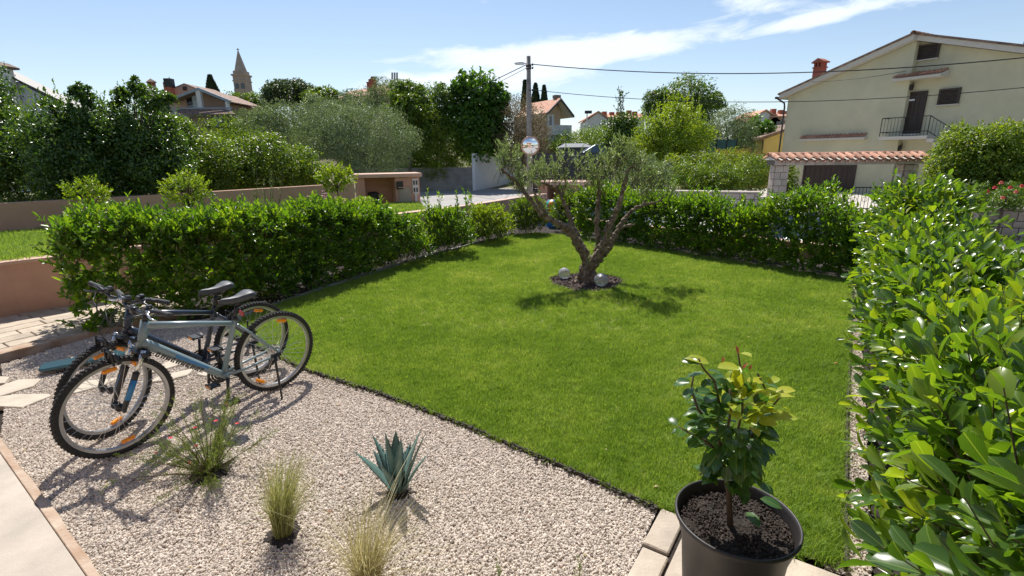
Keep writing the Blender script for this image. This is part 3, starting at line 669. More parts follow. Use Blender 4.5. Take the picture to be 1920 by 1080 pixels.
# roof slabs with pale fascia
for sgn, o0, lo in ((1,.75,'left'),(-1,.45,'right')):
    for nm, mt, z0, z1, ox, oy in (('fascia', m_fascia, .02, .26, 0, o0), ('roof', m_tiled, .262, .36, .08, o0+.06)):
        e = HW+.35+ox; MB().extr([L(0 if sgn > 0 else -.003, oy, apz+z0), L(sgn*e, oy, apz-slp*e+z0), L(sgn*e, oy, apz-slp*e+z1), L(0 if sgn > 0 else -.003, oy, apz+z1)], L(0,-10,0)-L(0,0,0)).build(nm, mt, house)
mb = MB(); 
for i in range(24): barrel(mb, L(0,.85-i*.42,apz+.30), L(0,.40-i*.42,apz+.30), .13)
mb.build('ridge_tiles', m_tile, house)
def hopen(s0, s1, z0, z1, o, name, mat, frame=None, dep=.06, planks=0, sill=False):
    """o = offset of the wall plane this opening sits on"""
    ob = MB().box((L((s0+s1)/2, o+.012, (z0+z1)/2)), (abs(s1-s0), dep, z1-z0)).build(name, mat, house)
    if planks:
        w = abs(s1-s0)/planks
        for k in range(planks): MB().box(L(min(s0,s1)+w*(k+.5), o+.012+dep/2+.008, (z0+z1)/2), (w-.018, .016, z1-z0-.12)).build('plank', mat, ob)
    if frame:
        t = .09
        MB().box(L(min(s0,s1)-t/2, o+.03, (z0+z1)/2+t/2), (t,.12,z1-z0+t)).box(L(max(s0,s1)+t/2, o+.03, (z0+z1)/2+t/2), (t,.12,z1-z0+t)).box(L((s0+s1)/2, o+.032, z1+t/2), (abs(s1-s0)-.004,.12,t)).build('frame', frame, ob)
    return ob
dr = hopen(-.66, .44, 2.68, 4.62, 0, 'door', m_door, m_door, .06, 6)
MB().box(L(.34, .1, 3.6), (.04,.08,.16)).build('handle', M('brass', (.5,.38,.15), rough=.3, metal=.9), dr)
MB().box(L(-.12, .075, 4.32), (.26,.01,.08)).build('plaque', m_white, dr)
MB().box(L(-.1, .16, 2.63), (1.3,.32,.08)).build('threshold', m_fascia, house)
def louvre(s0, s1, z0, z1, o):
    ob = hopen(s0, s1, z0, z1, o, 'window', m_glass, m_shut, .03); n = int((z1-z0)/.075)
    for k in range(n): MB().box(L((s0+s1)/2, o+.05, z0+(k+.5)*(z1-z0)/n), (abs(s1-s0),.05,.05), 0, Matrix.Rotation(.6*sg,3,'X')).build('slat', m_shut, ob)
    MB().box(L((s0+s1)/2, o+.06, z0-.05), (abs(s1-s0)+.24,.16,.05)).build('sill', m_fascia, ob)
louvre(-.80, -.05, 6.22, 6.80, 0); louvre(-2.0, -1.32, 4.0, 4.62, 0)
def awning(s0, s1, z, o, dep, fall=.16):
    aw = MB().box(L((s0+s1)/2, o+dep/2, z-.07), (abs(s1-s0), dep, .12)).build('awning', m_fascia, house)
    n = int(abs(s1-s0)/.21)
    for k in range(n):
        x = min(s0,s1)+(k+.5)*abs(s1-s0)/n; mb = MB(); barrel(mb, L(x, o, z+.03+fall), L(x, o+dep+.1, z+.03), .085); mb.build('tile', m_tile, aw)
    MB().extr([L(s0,o,z-.008), L(s0,o+dep,z-.008), L(s0,o,z+fall+.02)], L(s1,0,0)-L(s0,0,0)).build('bedding', m_fascia, aw)
awning(-1.45, .62, 5.38, 0, .75, .2); awning(1.55, 5.2, 2.58, .35, .28, .12)
# balcony with rail, stairs going down to the right
MB().box(L(-.45, .55, 2.46), (2.15,1.1,.16)).build('balcony_slab', m_fascia, house)
rail = MB()
for z in (2.75, 3.45): rail.tube([L(.6,1.05,z), L(-1.5,1.05,z)], .02, 5).tube([L(.6,1.05,z), L(.6,0.36,z)], .02, 5).tube([L(-1.5,1.05,z), L(-3.9,1.05,z-1.6)], .02, 5)
for k in range(15): s = .6-k*.15; rail.tube([L(s,1.05,2.56), L(s,1.05,3.45)], .009 if k % 7 else .02, 5)
for k in range(15): s = -1.65-k*.15; dz = (s+1.5)*.667; rail.tube([L(s,1.05,2.7+dz), L(s,1.05,3.45+dz)], .009, 5)
rail.build('balcony_rail', m_iron, house)
for k in range(14): MB().box(L(-1.68-k*.28, .6, 2.30-k*.185), (.28,1.0,.17)).build('step', m_fascia, house)
for s, z, o in ((-.08,4.92,0),(-.05,1.95,0)):
    lp = MB().lathe([(.02,.16),(.09,.10),(.10,.06),(.075,-.10),(.03,-.14)], L(s,o+.22,z), 8).build('wall_lamp', m_iron, house); MB().tube([L(s,o,z+.16), L(s,o+.12,z+.24), L(s,o+.22,z+.15)], .012, 5).build('bracket', m_iron, lp)
hopen(1.92, 4.73, -1, 1.0, .35, 'garage_door', m_door, m_shut, .05, 9)
hopen(-.7, .5-.55, -1, 1.1, 0, 'door', m_door, m_door, .05, 5); hopen(5.45, 6.2, 0.05, 1.02, .35, 'window', m_shut, None, .04)
g = MB().tube([L(HW+.46,.9,eaz-.03), L(HW+.46,-8.9,eaz-.03)], .075, 8).tube([L(HW+.46,.7,eaz-.08), L(HW+.12,.5,eaz-.35), L(HW+.10,.46,eaz-.6), L(HW+.10,.46,-1)], .05, 8)
g.build('gutter', m_gutter, house)
ch = MB().box(L(5.75,-1.3,5.9), (.52,.52,1.7)).build('chimney', m_brickr, house)
MB().box(L(5.75,-1.3,6.78), (.62,.62,.06)).box(L(5.75,-1.3,6.92), (.1,.52,.24)).box(L(5.55,-1.3,6.92), (.09,.52,.24)).box(L(5.95,-1.3,6.92), (.09,.52,.24)).box(L(5.75,-1.3,7.07), (.72,.72,.06)).extr([L(5.39,-.95,7.1), L(6.11,-.95,7.1), L(5.75,-.95,7.3)], L(0,-.7,0)-L(0,0,0)).build('chimney_cap', m_brickr, ch)
MB().tube([L(-3.6,-1,6.3), L(-3.8,-1,8.0)], .015, 5).build('antenna', m_iron, house)
# yellow annex behind its left corner
q = P(1430,258,36); anx = empty('yellow_annex', (q.x, 36, -1), 'small yellow outbuilding with sloping tiled top beside the yellow house', 'outbuilding')
w_ = P(1500,258,36).x - q.x; h0 = P(1430,262,36).z+1; h1 = P(1478,250,36).z+1
MB().extr([(0,0,0),(w_,0,0),(w_,0,h1+.5),(0,0,h0)], (0,3,0)).build('wall', M('mustard_render', (.62,.47,.17), rough=.9, var=.06, stain=.1), anx)
MB().extr([(-.25,-.2,h0-.02),(w_,-.2,h1+.52),(w_,-.2,h1+.7),(-.25,-.2,h0+.16)], (0,3.4,0)).build('roof', m_tiled, anx)
MB().tube([(.03,-.08,0),(.03,-.08,h0)], .05, 6).build('downpipe', m_gutter, anx)

# ---- tiled gateway
GY = 17.5; gx0, gx1 = 9.12, 14.12; GB = -.42
gate = empty('tiled_gateway', (gx0, GY, GB), 'stone gateway with two pillars, terracotta tiled lintel and iron gate', 'gateway', math.atan2(.0, 1))
gw = gx1-gx0
PW, PD = .44, .40
for x0 in (0.04, gw-.04-PW):
    y0 = .29-PD/2; MB().box((x0+PW/2,.29,.90), (PW-.06,PD-.06,1.8)).build('pillar_core', m_mortar, gate); z = 0; k = 0
    while z < 1.78:
        h = .225 if z+.225 < 1.8 else 1.8-z
        for a0, w in ([(.0,.24),(.24,.20)] if k % 2 else [(.0,.17),(.17,.27)]):
            for yy in (y0, y0+PD):
                o = MB().box((0,0,0), (w-.012,.07,h-.012)).build('stone', m_pillar, gate, bevel=.006); o.location = (x0+a0+w/2, yy+rng.uniform(-.006,.006), z+h/2)
        for yy, w in (((.05,.16),(.21,.14)) if k % 2 else ((.05,.11),(.16,.19))):
            for xx in (.0,PW):
                o = MB().box((0,0,0), (.06,w-.012,h-.012)).build('stone', m_pillar, gate, bevel=.006); o.location = (x0+xx, y0+yy+w/2, z+h/2)
        z += h; k += 1
mb = MB().box((gw/2,.29,1.90), (gw+.10,.60,.17)); mb.build('lintel', m_mortar, gate)
n = 15
for k in range(n):
    w = (gw+.16)/n; o = MB().box((0,0,0), (w-.012,.07,.165)).build('stone', m_pillar, gate, bevel=.005); o.location = (-.08+w*(k+.5), -.035, 1.90)
n = 19; w = (gw+.34)/n
for k in range(n):
    x = -.17+w*(k+.5)
    for yy in (-.20,.78):
        mb = MB(); barrel(mb, (x,.29,2.15), (x,yy,2.02), .105); o = mb.build('tile', m_tile, gate)
    mb = MB(); barrel(mb, (x+w/2,.29,2.10), (x+w/2,-.17,1.985), .10, flip=True); mb.build('tile', m_tile, gate)
MB().extr([(-.12,-.1,1.99),(-.12,.68,1.99),(-.12,.29,2.12)], (gw+.24,0,0)).build('bedding', m_fascia, gate)
n = 12; w = (gw+.34)/n
for k in range(n):
    mb = MB(); barrel(mb, (-.19+w*k,.29,2.14+.012*(k%2)), (-.13+w*(k+1),.29,2.15), .105); mb.build('ridge_tile', m_tile, gate)
gt = MB(); z1 = 1.02
for z in (.10,.28,z1): gt.tube([(.6,.3,z),(gw-.6,.3,z)], .018, 6)
for k in range(30): x = .66+k*(gw-1.32)/29; gt.tube([(x,.3,.08),(x,.3,z1)], .0095, 5)
for k in range(10):
    x = .8+k*(gw-1.6)/9; gt.tube([(x+.09*math.cos(t), .3, .60+.09*math.sin(t)) for t in np.linspace(0,6.283,10)], .008, 4)
gt.build('iron_gate', m_iron, gate)
MB().box((gw-.66,.1,1.30), (.05,.2,.36)).build('letter_box', m_white, gate)

# ---- pink enclosures for bins and meters
m_meter = M('meter_panel', (.62,.62,.60), rough=.5); m_panel = M('plywood_panel', (.42,.37,.29), rough=.8, var=.15, scale=4, stain=.2); m_blackp = M('black_plastic', (.02,.02,.022), rough=.45)
def enclosure(p0, p1, zb, zt, label, niche=(.22,.62), depth=.9):
    p0, p1 = Vector((*p0,0)), Vector((*p1,0)); d = (p1-p0); Lw = d.length; a = math.atan2(d.y,d.x); h = zt-zb
    r = empty('pink_enclosure', (p0.x,p0.y,zb), label, 'bin shelter', a)   # local x along front, +y to the back
    x0, x1 = niche[0]*Lw, niche[1]*Lw; t = .14
    MB().prism([(0,0),(x0,0),(x0,depth-t),(x1,depth-t),(x1,0),(Lw,0),(Lw,depth),(0,depth)], 0, h-.12).build('wall', m_pink, r)
    MB().box((Lw/2,depth/2-.03,h-.055), (Lw+.14,depth+.16,.11)).build('roof_slab', m_pinkcap, r, bevel=.008)
    w = Lw-x1
    mb = MB().box((x1+w*.18,-.02,h-.36), (.20,.05,.24)).build('vent', m_blackp, r)
    pn = MB().box((x1+w*.38,-.012,h*.34), (w*.50,.03,h*.48)).build('panel_door', m_panel, r); MB().box((x1+w*.38,-.025,h*.34+h*.25), (w*.52,.05,.02)).build('lip', m_pinkcap, pn)
    mt = MB().box((x1+w*.82,-.02,h-.40), (w*.24,.05,.46)).build('meter_box', m_meter, r)
    for i in (-1,1):
        for j in (-1,1): MB().box((x1+w*.82+i*w*.055,-.048,h-.40+j*.11), (w*.06,.01,.13)).build('meter_window', m_blackp, mt)
    MB().box((x1+w*.82,-.012,h*.25), (w*.10,.025,.3)).build('duct', m_meter, r)
    return r
e1 = enclosure((-4.62,15.2), (-2.86,15.85), .30, 1.33, 'pink bin shelter with meter box on the raised grass strip', (.12,.60))
e2 = enclosure((.85,15.9), (2.30,15.45), -.75, 1.03, 'second pink shelter with meter box, behind the olive tree', (.2,.62))
# small rubbish bin in the first shelter
bn = empty('waste_bin', (-4.25,15.55,.30), 'dark bin standing inside the pink shelter', 'bin', .35)
MB().lathe([(.0,0),(.13,0),(.16,.42),(.15,.42)], n=12).build('bucket', m_blackp, bn); MB().lathe([(.175,.42),(.175,.45),(.1,.49),(0,.5)], n=12).build('lid', m_iron, bn)

# ---- utility pole with lamp, mirror and cables
m_pole = M('weathered_pole', (.30,.27,.24), rough=.9, var=.2, scale=3, stain=.2)
pole = empty('utility_pole', (.97,26,-.42), 'grey concrete utility pole beside the white wall', 'pole')
MB().tube([(0,0,0),(-.02,0,3.5),(-.05,0,6.85)], [.15,.13,.10], 10).build('pole', m_pole, pole, True)
MB().tube([(-.05,0,6.5),(-.35,-.05,6.55)], .02, 6).build('lamp_arm', m_pole, pole)
MB().lathe([(0,.05),(.08,.04),(.13,-.02),(.10,-.09),(0,-.10)], (-.48,-.05,6.55), 12, Matrix.Diagonal((2.1,1,1)).to_3x3()).build('lamp_head', m_white, pole, True)
for z in (6.45, 6.3, 5.3): MB().tube([(-.05,-.12,z),(.14,-.12,z)], .015, 5).lathe([(.03,-.05),(.045,0),(.03,.05)], (.14,-.12,z), 8).build('insulator', m_iron, pole)
MB().box((-.05,0,6.4), (.26,.26,.08)).box((-.05,0,6.28), (.26,.26,.03)).build('clamp', m_iron, pole)
tm = empty('traffic_mirror', (.99,25.74,2.27), 'round convex traffic mirror fixed to the utility pole', 'mirror')
m_mir = M('mirror_surface', (.85,.86,.87), rough=.03, var=.01, metal=1.0)
RX = Matrix.Rotation(rad(93), 3, 'X')
MB().lathe([(0,.075),(.14,.068),(.27,.045),(.40,.008)], n=32, R=RX).build('mirror_face', m_mir, tm, True)
MB().lathe([(.40,-.02),(.46,-.01),(.465,.02),(.44,.04),(.40,.03)], n=32, R=RX).build('rim', M('mirror_rim', (.60,.36,.26), rough=.5), tm, True)
MB().tube([(0,.05,0),(0,.30,0)], .02, 6).build('bracket', m_iron, tm)
def cable(p0, p1, sag, r, label, group=None, n=24):
    p0, p1 = Vector(p0), Vector(p1); pts = []
    for i in range(n+1):
        t = i/n; p = p0.lerp(p1, t); p.z -= sag*4*t*(1-t); pts.append(p-p0)
    o = MB().tube(pts, r, 5).build('overhead_cable', m_blackp); o.location = p0; tag(o, label, 'cable', 'overhead cables'); return o
top = Vector((1.06,25.88,6.05))
cable((1.06,25.88,6.05), P(1960,104,20), .52, .021, 'thick cable from the pole top to the right edge, above the yellow house gable')
cable((1.06,25.88,4.9), P(1960,160,20), .58, .014, 'thin cable from mid pole passing across the balcony door')
cable((.8,25.88,6.03), (-14,52,5.2), .5, .020, 'cable running from the pole top down left towards the red roofed house')
cable((.8,25.9,5.88), (-13,50,4.6), .5, .012, 'thinner cable just below the one running left from the pole top')
cable(P(1520,154,30), P(1700,133,26.8), .10, .012, 'short loose cable climbing across the yellow gable wall')

# ---- distant buildings
def far_house(name, loc, label, cat='house'): return empty(name, loc, label, cat)
def gable_house(root, w, d, h, rh, wm, rm, over=.35, axis='y', wins=(), chim=()):
    """local box centred on x, front at y=0. axis 'y': gable faces the viewer"""
    if axis == 'y':
        MB().extr([(-w/2,0,0),(w/2,0,0),(w/2,0,h),(0,0,h+rh),(-w/2,0,h)], (0,d,0)).build('wall', wm, root)
        k = rh/(w/2); e = w/2+over
        for s in (-1,1): MB().extr([(0,-over,h+rh+.03),(s*e,-over,h-k*over+.03),(s*e,-over,h-k*over+.21),(0,-over,h+rh+.21)], (0,d+2*over,0)).build('roof', rm, root)
    else:
        MB().extr([(-w/2,0,0),(-w/2,d,0),(-w/2,d,h),(-w/2,d/2,h+rh),(-w/2,0,h)], (w,0,0)).build('wall', wm, root)
        k = rh/(d/2)
        for s in (-1,1): MB().extr([(-w/2-over,d/2,h+rh+.03),(-w/2-over,d/2+s*(d/2+over),h-k*over+.03),(-w/2-over,d/2+s*(d/2+over),h-k*over+.21),(-w/2-over,d/2,h+rh+.21)], (w+2*over,0,0)).build('roof', rm, root)
    for x, z, ww, hh in wins:
        f = MB().box((x,-.02,z), (ww,.06,hh)).build('window', m_glass, root); MB().box((x-ww/2-.05,-.03,z),(.1,.1,hh+.2)).box((x+ww/2+.05,-.03,z),(.1,.1,hh+.2)).box((x,-.032,z+hh/2+.05),(ww,.1,.1)).box((x,-.032,z-hh/2-.05),(ww,.12,.1)).build('frame', m_fascia, f)
    for x, y, z0, z1, s in chim:
        c = MB().box((x,y,(z0+z1)/2), (s,s,z1-z0)).build('chimney', m_brickr, root); MB().box((x,y,z1+.2),(s*.8,s*.2,.3)).box((x,y,z1+.04),(s*1.2,s*1.2,.08)).box((x,y,z1+.38),(s*1.3,s*1.3,.08)).build('chimney_cap', m_brickr, c)
# far left white house
a = P(-60,130,30); b = P(30,146,30); c = P(112,186,30)
r = far_house('white_house', (a.x,30,0), 'white house at the far left whose roof slopes down behind the hedge')
MB().extr([(0,0,0),(c.x-a.x+1,0,0),(c.x-a.x+1,0,c.z-.75),(c.x-a.x,0,c.z-.30),(b.x-a.x,0,b.z-.2),(0,0,b.z-.2)], (0,.9,0)).build('wall', M('bluish_render', (.50,.53,.58), rough=.9, var=.05), r)
sl_ = (c.z-b.z)/(c.x-b.x); MB().extr([(b.x-a.x-1.5,-.3,b.z-1.5*sl_-.06),(c.x-a.x+1.2,-.3,c.z+1.2*sl_-.06),(c.x-a.x+1.2,-.3,c.z+1.2*sl_+.06),(b.x-a.x-1.5,-.3,b.z-1.5*sl_+.06)], (0,1.2,0)).build('roof', m_gutter, r)
c0 = P(2,140,29.5); t = MB().box((c0.x-a.x,-.5,c0.z-.6), (.75,.75,1.8)).build('chimney', m_whiter, r)
MB().box((c0.x-a.x,-.5,c0.z+.36), (1.15,1.15,.1)).extr([(c0.x-a.x-.58,-1.1,c0.z+.41),(c0.x-a.x+.58,-1.1,c0.z+.41),(c0.x-a.x,-1.1,c0.z+.66)],(0,1.2,0)).build('chimney_cap', m_tiled, t)
MB().box((c0.x-a.x-.1,-.89,c0.z+.05), (.3,.06,.4)).build('chimney_opening', m_door, t)
# stone house with loggia
Ys = 44; r0 = P(378,215,Ys); sh = far_house('stone_house', (r0.x,Ys,0), 'stone house with a covered balcony and grey gable boards on the hill')
def S(px, py, dy=0):
    q = P(px, py, Ys+dy); return Vector((q.x-r0.x, dy, q.z))
bl, br = S(330,250), S(443,250); bl.z = br.z = 0
MB().extr([bl, br, S(440,213), S(330,212)], (0,5,0)).build('stone_wall', m_stonew, sh)
lw = MB().extr([S(318,225,1.2), S(428,225,1.2), S(428,194,1.2), S(372,170,1.2), S(318,186,1.2)], (0,5,0)).build('wall', m_fara, sh)
MB().extr([S(310,187,-.4), S(371,164,-.4), S(371,169,-.4), S(311,191.5,-.4)], (0,.25,0)).build('fascia', M('grey_board', (.26,.30,.34), rough=.8), sh); MB().extr([S(311,189,0), S(371,166,0), S(371,168.5,0), S(312,191,0)], (0,6,0)).extr([S(371.2,166,0), S(430,190,0), S(429,192,0), S(371.2,168.5,0)], (0,6,0)).build('roof', m_tiled, sh)
MB().extr([S(371,164,-.42), S(431,188,-.42), S(430,193,-.42), S(371,169,-.42)], (0,.25,0)).build('fascia', MATS['grey_board'], sh)
for px in (375, 427): a_ = S(px,206,-.2); b_ = S(px,168 if px < 400 else 190,-.2); MB().box(((a_+b_)/2), (.36 if px<400 else .2,.3,b_.z-a_.z)).build('pillar', m_whiter, sh)
MB().box((S(357,190,1.15)), (.6,.08,1.2)).build('window', m_glass, sh); MB().box((S(367,191,1.1)), (.5,.08,1.1)).build('shutter', M('pale_blue_shutter', (.42,.50,.58), rough=.6), sh)
rl = S(378,203,-.5); MB().box((rl.x,-.5,rl.z), (5.0,.08,.10)).box((rl.x,-.5,rl.z-.38), (5.0,.04,.5)).build('balcony_front', MATS['grey_board'], sh)
mb = MB(); lf, rt = S(334,207,-.5), S(437,212,-.5)
for k in range(24):
    t = k/23; p = S(333+t*96, 206.5+t*2.5, -.55); q = S(338+t*103, 216, -1.6); barrel(mb, p, q, .12, n=4)
mb.build('canopy_tiles', m_tiled, sh)
MB().box(S(349,228,-.03), (.5,.1,.9)).box(S(415,225,-.03),(.35,.1,1.0)).box(S(406,226,-.03),(.35,.12,1.0)).build('shutter', MATS['pale_blue_shutter'] , sh)
# pink gable behind it
r1 = P(345,190,50); pk = far_house('pink_gable_house', (r1.x,50,0), 'pink gabled house with grey chimney rising behind the stone house')
def S2(px, py): q = P(px, py, 50); return Vector((q.x-r1.x, 0, q.z))
MB().extr([Vector((S2(296,230).x,0,0)), Vector((S2(400,230).x,0,0)), S2(368,167), S2(345,158.5), S2(296,178)], (0,5,0)).build('wall', m_fara, pk)
MB().extr([S2(290,181), S2(345,158), S2(345,156), S2(290,178)], (0,5,0)).extr([S2(345,156), S2(372,167), S2(372,169), S2(345,158)], (0,5,0)).build('roof', m_tiled, pk)
MB().box(S2(347,166)+Vector((0,-.03,0)), (.35,.06,.35)).build('window', m_door, pk)
c_ = MB().box(S2(328,170)+Vector((0,-.8,0)), (.6,.6,1.2)).build('chimney', m_brickr, pk); MB().box(S2(328,158)+Vector((0,-.8,0)), (.62,.62,.75)).build('chimney_cowl', m_iron, c_)
MB().tube([S2(319,176), S2(317,144)], .03, 5).tube([S2(313,148), S2(325,150)], .02, 4).build('antenna', m_iron, pk)
r1 = P(288,180,40); ck = far_house('chimney_stack', (r1.x,40,0), 'slender yellow chimney with a little hood above the hedge', 'chimney')
MB().box((0,0,r1.z/2+.35), (.42,.42,r1.z+.7)).build('shaft', m_yel, ck); zt = P(288,158,40).z
MB().box((-.15,0,zt-.05),(.08,.4,.35)).box((.15,0,zt-.05),(.08,.4,.35)).build('flue_opening', m_brickr, ck); MB().lathe([(.45,zt+.12),(.36,zt+.2),(0,zt+.42)], n=4).lathe([(0,zt+.12),(.45,zt+.12)], n=4).build('hood', m_tiled, ck)
# church tower
Yc = 170; q = P(454,150,Yc); kx = q.x; cht = empty('church_tower', (kx,Yc,0), 'tall stone church bell tower with a pointed spire on the skyline', 'church tower')
m_church = M('church_stone', (.40,.31,.25), rough=.9, var=.12, scale=.6, stain=.15)
zs = lambda y: P(450, y, Yc).z
w = 2.0
MB().box((0,0,zs(168)/2), (2*w,2*w,zs(168))).build('shaft', m_church, cht)
MB().box((0,0,(zs(140)+zs(168))/2), (2*w*.96,2*w*.96,zs(140)-zs(168))).build('belfry', m_church, cht)
MB().box((0,0,zs(142)), (2*w*1.12,2*w*1.12,.5)).box((0,0,zs(153)), (2*w*1.05,2*w*1.05,.35)).build('cornice', m_church, cht)
for i in (-.9,.9):
    MB().extr([(i-.55,-w-.06,zs(168)),(i+.55,-w-.06,zs(168)),(i+.55,-w-.06,zs(159.5)),(i+.3,-w-.06,zs(157.5)),(i-.3,-w-.06,zs(157.5)),(i-.55,-w-.06,zs(159.5))], (0,.3,0)).build('bell_opening', m_glass, cht)
MB().box((0,0,(zs(134)+zs(140))/2), (2*w*.86,2*w*.86,zs(134)-zs(140))).box((0,-w*.86-.02,zs(139)),(.6,.1,.6)).build('drum', m_church, cht)
MB().lathe([(w*.98,zs(135)),(.10,zs(94))], n=8).build('spire', m_church, cht)
MB().tube([(0,0,zs(98)),(0,0,zs(90))], .12, 5).box((0,0,zs(93)), (.9,.12,.15)).build('cross', m_iron, cht)
# red roofed house
Yr = 48; q = P(690,175,Yr); rh = far_house('red_roofed_house', (q.x,Yr,0), 'low house with a long red tiled roof and brick chimney above the olive trees')
def S3(px, py, dy=0): z = P(px, py, Yr+dy); return Vector((z.x-q.x, dy, z.z))
MB().extr([Vector((S3(640,200).x,0,0)), Vector((S3(745,200).x,0,0)), S3(745,168), S3(640,184)], (0,5,0)).build('wall', m_peach, rh)
MB().add([S3(634,183.5,-.4), S3(752,172,-.4), S3(737,157.5,4), S3(654,171,4), S3(634,186,-.4), S3(752,175,-.4), S3(737,160,4), S3(654,174,4)], [(0,1,2,3),(7,6,5,4),(0,4,5,1),(1,5,6,2),(2,6,7,3),(3,7,4,0)]).build('roof', m_tile, rh)
c_ = MB().box(S3(699,160,1.5), (.6,.6,1.0)).box(S3(693,162,1.5), (.4,.4,.6)).build('chimney', m_brickr, rh); MB().box(S3(699,149,1.5), (.45,.45,.12)).box(S3(699,147,1.5),(.3,.3,.3)).box(S3(693,155,1.5),(.5,.5,.08)).build('chimney_cap', m_brickr, c_)
mb = MB().tube([S3(740,175,2), S3(740,150,2)], .05, 5)
for dx in (-4.5,0,4.5): mb.tube([S3(740+dx,156,2), S3(740+dx,136,2)], .09, 5)
mb.tube([S3(735,150,2), S3(745,150,2)], .04, 4).build('antenna_mast', M('galvanised', (.35,.37,.38), rough=.5, metal=.5), rh)
# ochre house behind the pole
Yo = 52; q = P(1035,230,Yo); oh = far_house('ochre_house', (q.x,Yo,0), 'ochre house with red roof, brick chimney and white balcony behind the pole')
def S4(px, py, dy=0): z = P(px, py, Yo+dy); return Vector((z.x-q.x, dy, z.z))
MB().extr([Vector((S4(1005,262).x,0,-.5)), Vector((S4(1054,262).x,0,-.5)), S4(1054,206), S4(1043,191), S4(1020,205), S4(1005,215)], (0,5,0)).build('wall', m_peach, oh)
oh.rotation_euler = (0,0,.5); BK = Vector((0,6.5,0))
def slab4(p, q, t, nm, mt):
    a_, b_ = S4(*p,-1), S4(*q,-1); up_ = Vector((0,0,t)); MB().add([a_, b_, b_+BK, a_+BK, a_+up_, b_+up_, b_+BK+up_, a_+BK+up_], [(3,2,1,0),(4,5,6,7),(0,1,5,4),(1,2,6,5),(2,3,7,6),(3,0,4,7)]).build(nm, mt, oh)
slab4((1013,216),(1043,188),.10,'soffit',m_fascia); slab4((1043.1,188),(1073,219),.10,'soffit',m_fascia)
s2_ = Vector((0,0,.104))
for e0_, e1_ in (((1012,217),(1043,188)),((1043.1,188),(1074,220))):
    a_, b_ = S4(*e0_,-1.05)+s2_, S4(*e1_,-1.05)+s2_; up_ = Vector((0,0,.14)); MB().add([a_, b_, b_+BK, a_+BK, a_+up_, b_+up_, b_+BK+up_, a_+BK+up_], [(3,2,1,0),(4,5,6,7),(0,1,5,4),(1,2,6,5),(2,3,7,6),(3,0,4,7)]).build('roof', m_tile, oh)
MB().extr([S4(1042,187,-1.2), S4(1073,219,-1.2), S4(1073,215,-1.2), S4(1042,183,-1.2)], (0,.14,0)).extr([S4(1042.8,187,-1.21), S4(1012,216,-1.21), S4(1012,212,-1.21), S4(1042.8,183,-1.21)], (0,.14,0)).build('verge', m_gutter, oh)
c_ = MB().box(S4(1045.5,188,0), (.45,.45,.9)).build('chimney', m_brickr, oh); MB().box(S4(1045.5,181,0), (.6,.6,.3)).build('chimney_cap', m_stonew, c_)
MB().box(S4(1031,226,-.03), (.75,.08,1.15)).build('shutter', m_white, oh); MB().box(S4(1031,226,-.08), (.25,.04,.95)).build('window', m_glass, oh)
MB().box(S4(1046,244,-.5), (2.3,1,.95)).box(S4(1046,262,-.4)*1.0, (2.0,.8,1.4)).build('balcony_wall', m_whiter, oh); MB().box(S4(1041,259,-.4), (.4,.7,.6)).build('niche', m_glass, oh)
# rows of white houses far away
def row(px0, px1, py_base, Y, label, blocks, nm='terraced_houses'):
    q = P((px0+px1)/2, py_base, Y); r = empty(nm, (q.x,Y,-.5), label, 'houses')
    for bx0, bx1, pyr, pye, kind, chs in blocks:
        A_ = P(bx0, pye, Y); B_ = P(bx1, pye, Y); T_ = P((bx0+bx1)/2, pyr, Y); w = B_.x-A_.x; cx = (A_.x+B_.x)/2-q.x; h = A_.z+.5; rh_ = T_.z-A_.z
        if kind == 'g':
            MB().extr([(cx-w/2,0,0),(cx+w/2,0,0),(cx+w/2,0,h),(cx,0,h+rh_),(cx-w/2,0,h)], (0,8,0)).build('wall', m_whiter, r)
            for s in (-1,1): MB().extr([(cx,-.3,h+rh_+.02),(cx+s*(w/2+.3),-.3,h+.0),(cx+s*(w/2+.3),-.3,h+.25),(cx,-.3,h+rh_+.27)], (0,9,0)).build('roof', m_tile, r)
        else:
            MB().box((cx,3,h/2), (w,6,h)).build('wall', m_whiter, r)
            MB().extr([(cx-w/2-.3,-.5,h),(cx-w/2-.3,3.5,h+rh_),(cx-w/2-.3,7.5,h),(cx-w/2-.3,7.5,h+.2),(cx-w/2-.3,3.5,h+rh_+.2),(cx-w/2-.3,-.5,h+.2)], (w+.6,0,0)).build('roof', m_tile, r)
            for k in range(int(w/3)): f = MB().box((cx-w/2+1.5+k*3,-.02,h-1.3), (.9,.08,1.2)).build('window', m_glass, r)
        for cpx, cpt in chs:
            C_ = P(cpx, cpt, Y+2); MB().box((C_.x-q.x, 2, C_.z+.5-.8), (.8,.8,1.9)).build('chimney', m_brickr, r)
row(1100,1205,245,90,'distant row of white houses with red roofs right of the street lamp',[(1100,1142,211,226,'g',[(1133,211)]),(1140,1172,212,222,'r',[(1147,212),(1160,212)]),(1170,1208,212,223,'r',[(1179,209),(1190,211),(1202,217)])])
row(1400,1480,240,95,'distant white houses with red roofs left of the yellow house',[(1402,1425,221,230,'r',[(1408,219)]),(1418,1450,208,219,'g',[(1450,206)]),(1446,1480,210,220,'r',[(1464,208),(1474,210)]),(1434,1470,218,232,'g',[])])
q = P(1100,245,70); zt = P(1100,211,70).z
lamp = empty('street_lamp', (q.x,70,-.4), 'tall slim street lamp beside the distant white houses', 'street lamp'); MB().tube([(0,0,0),(0,0,zt+.4)], [.12,.07], 6).build('post', m_white, lamp); MB().box((.15,0,zt+.45), (.9,.5,.35)).build('lamp_head', m_iron, lamp)

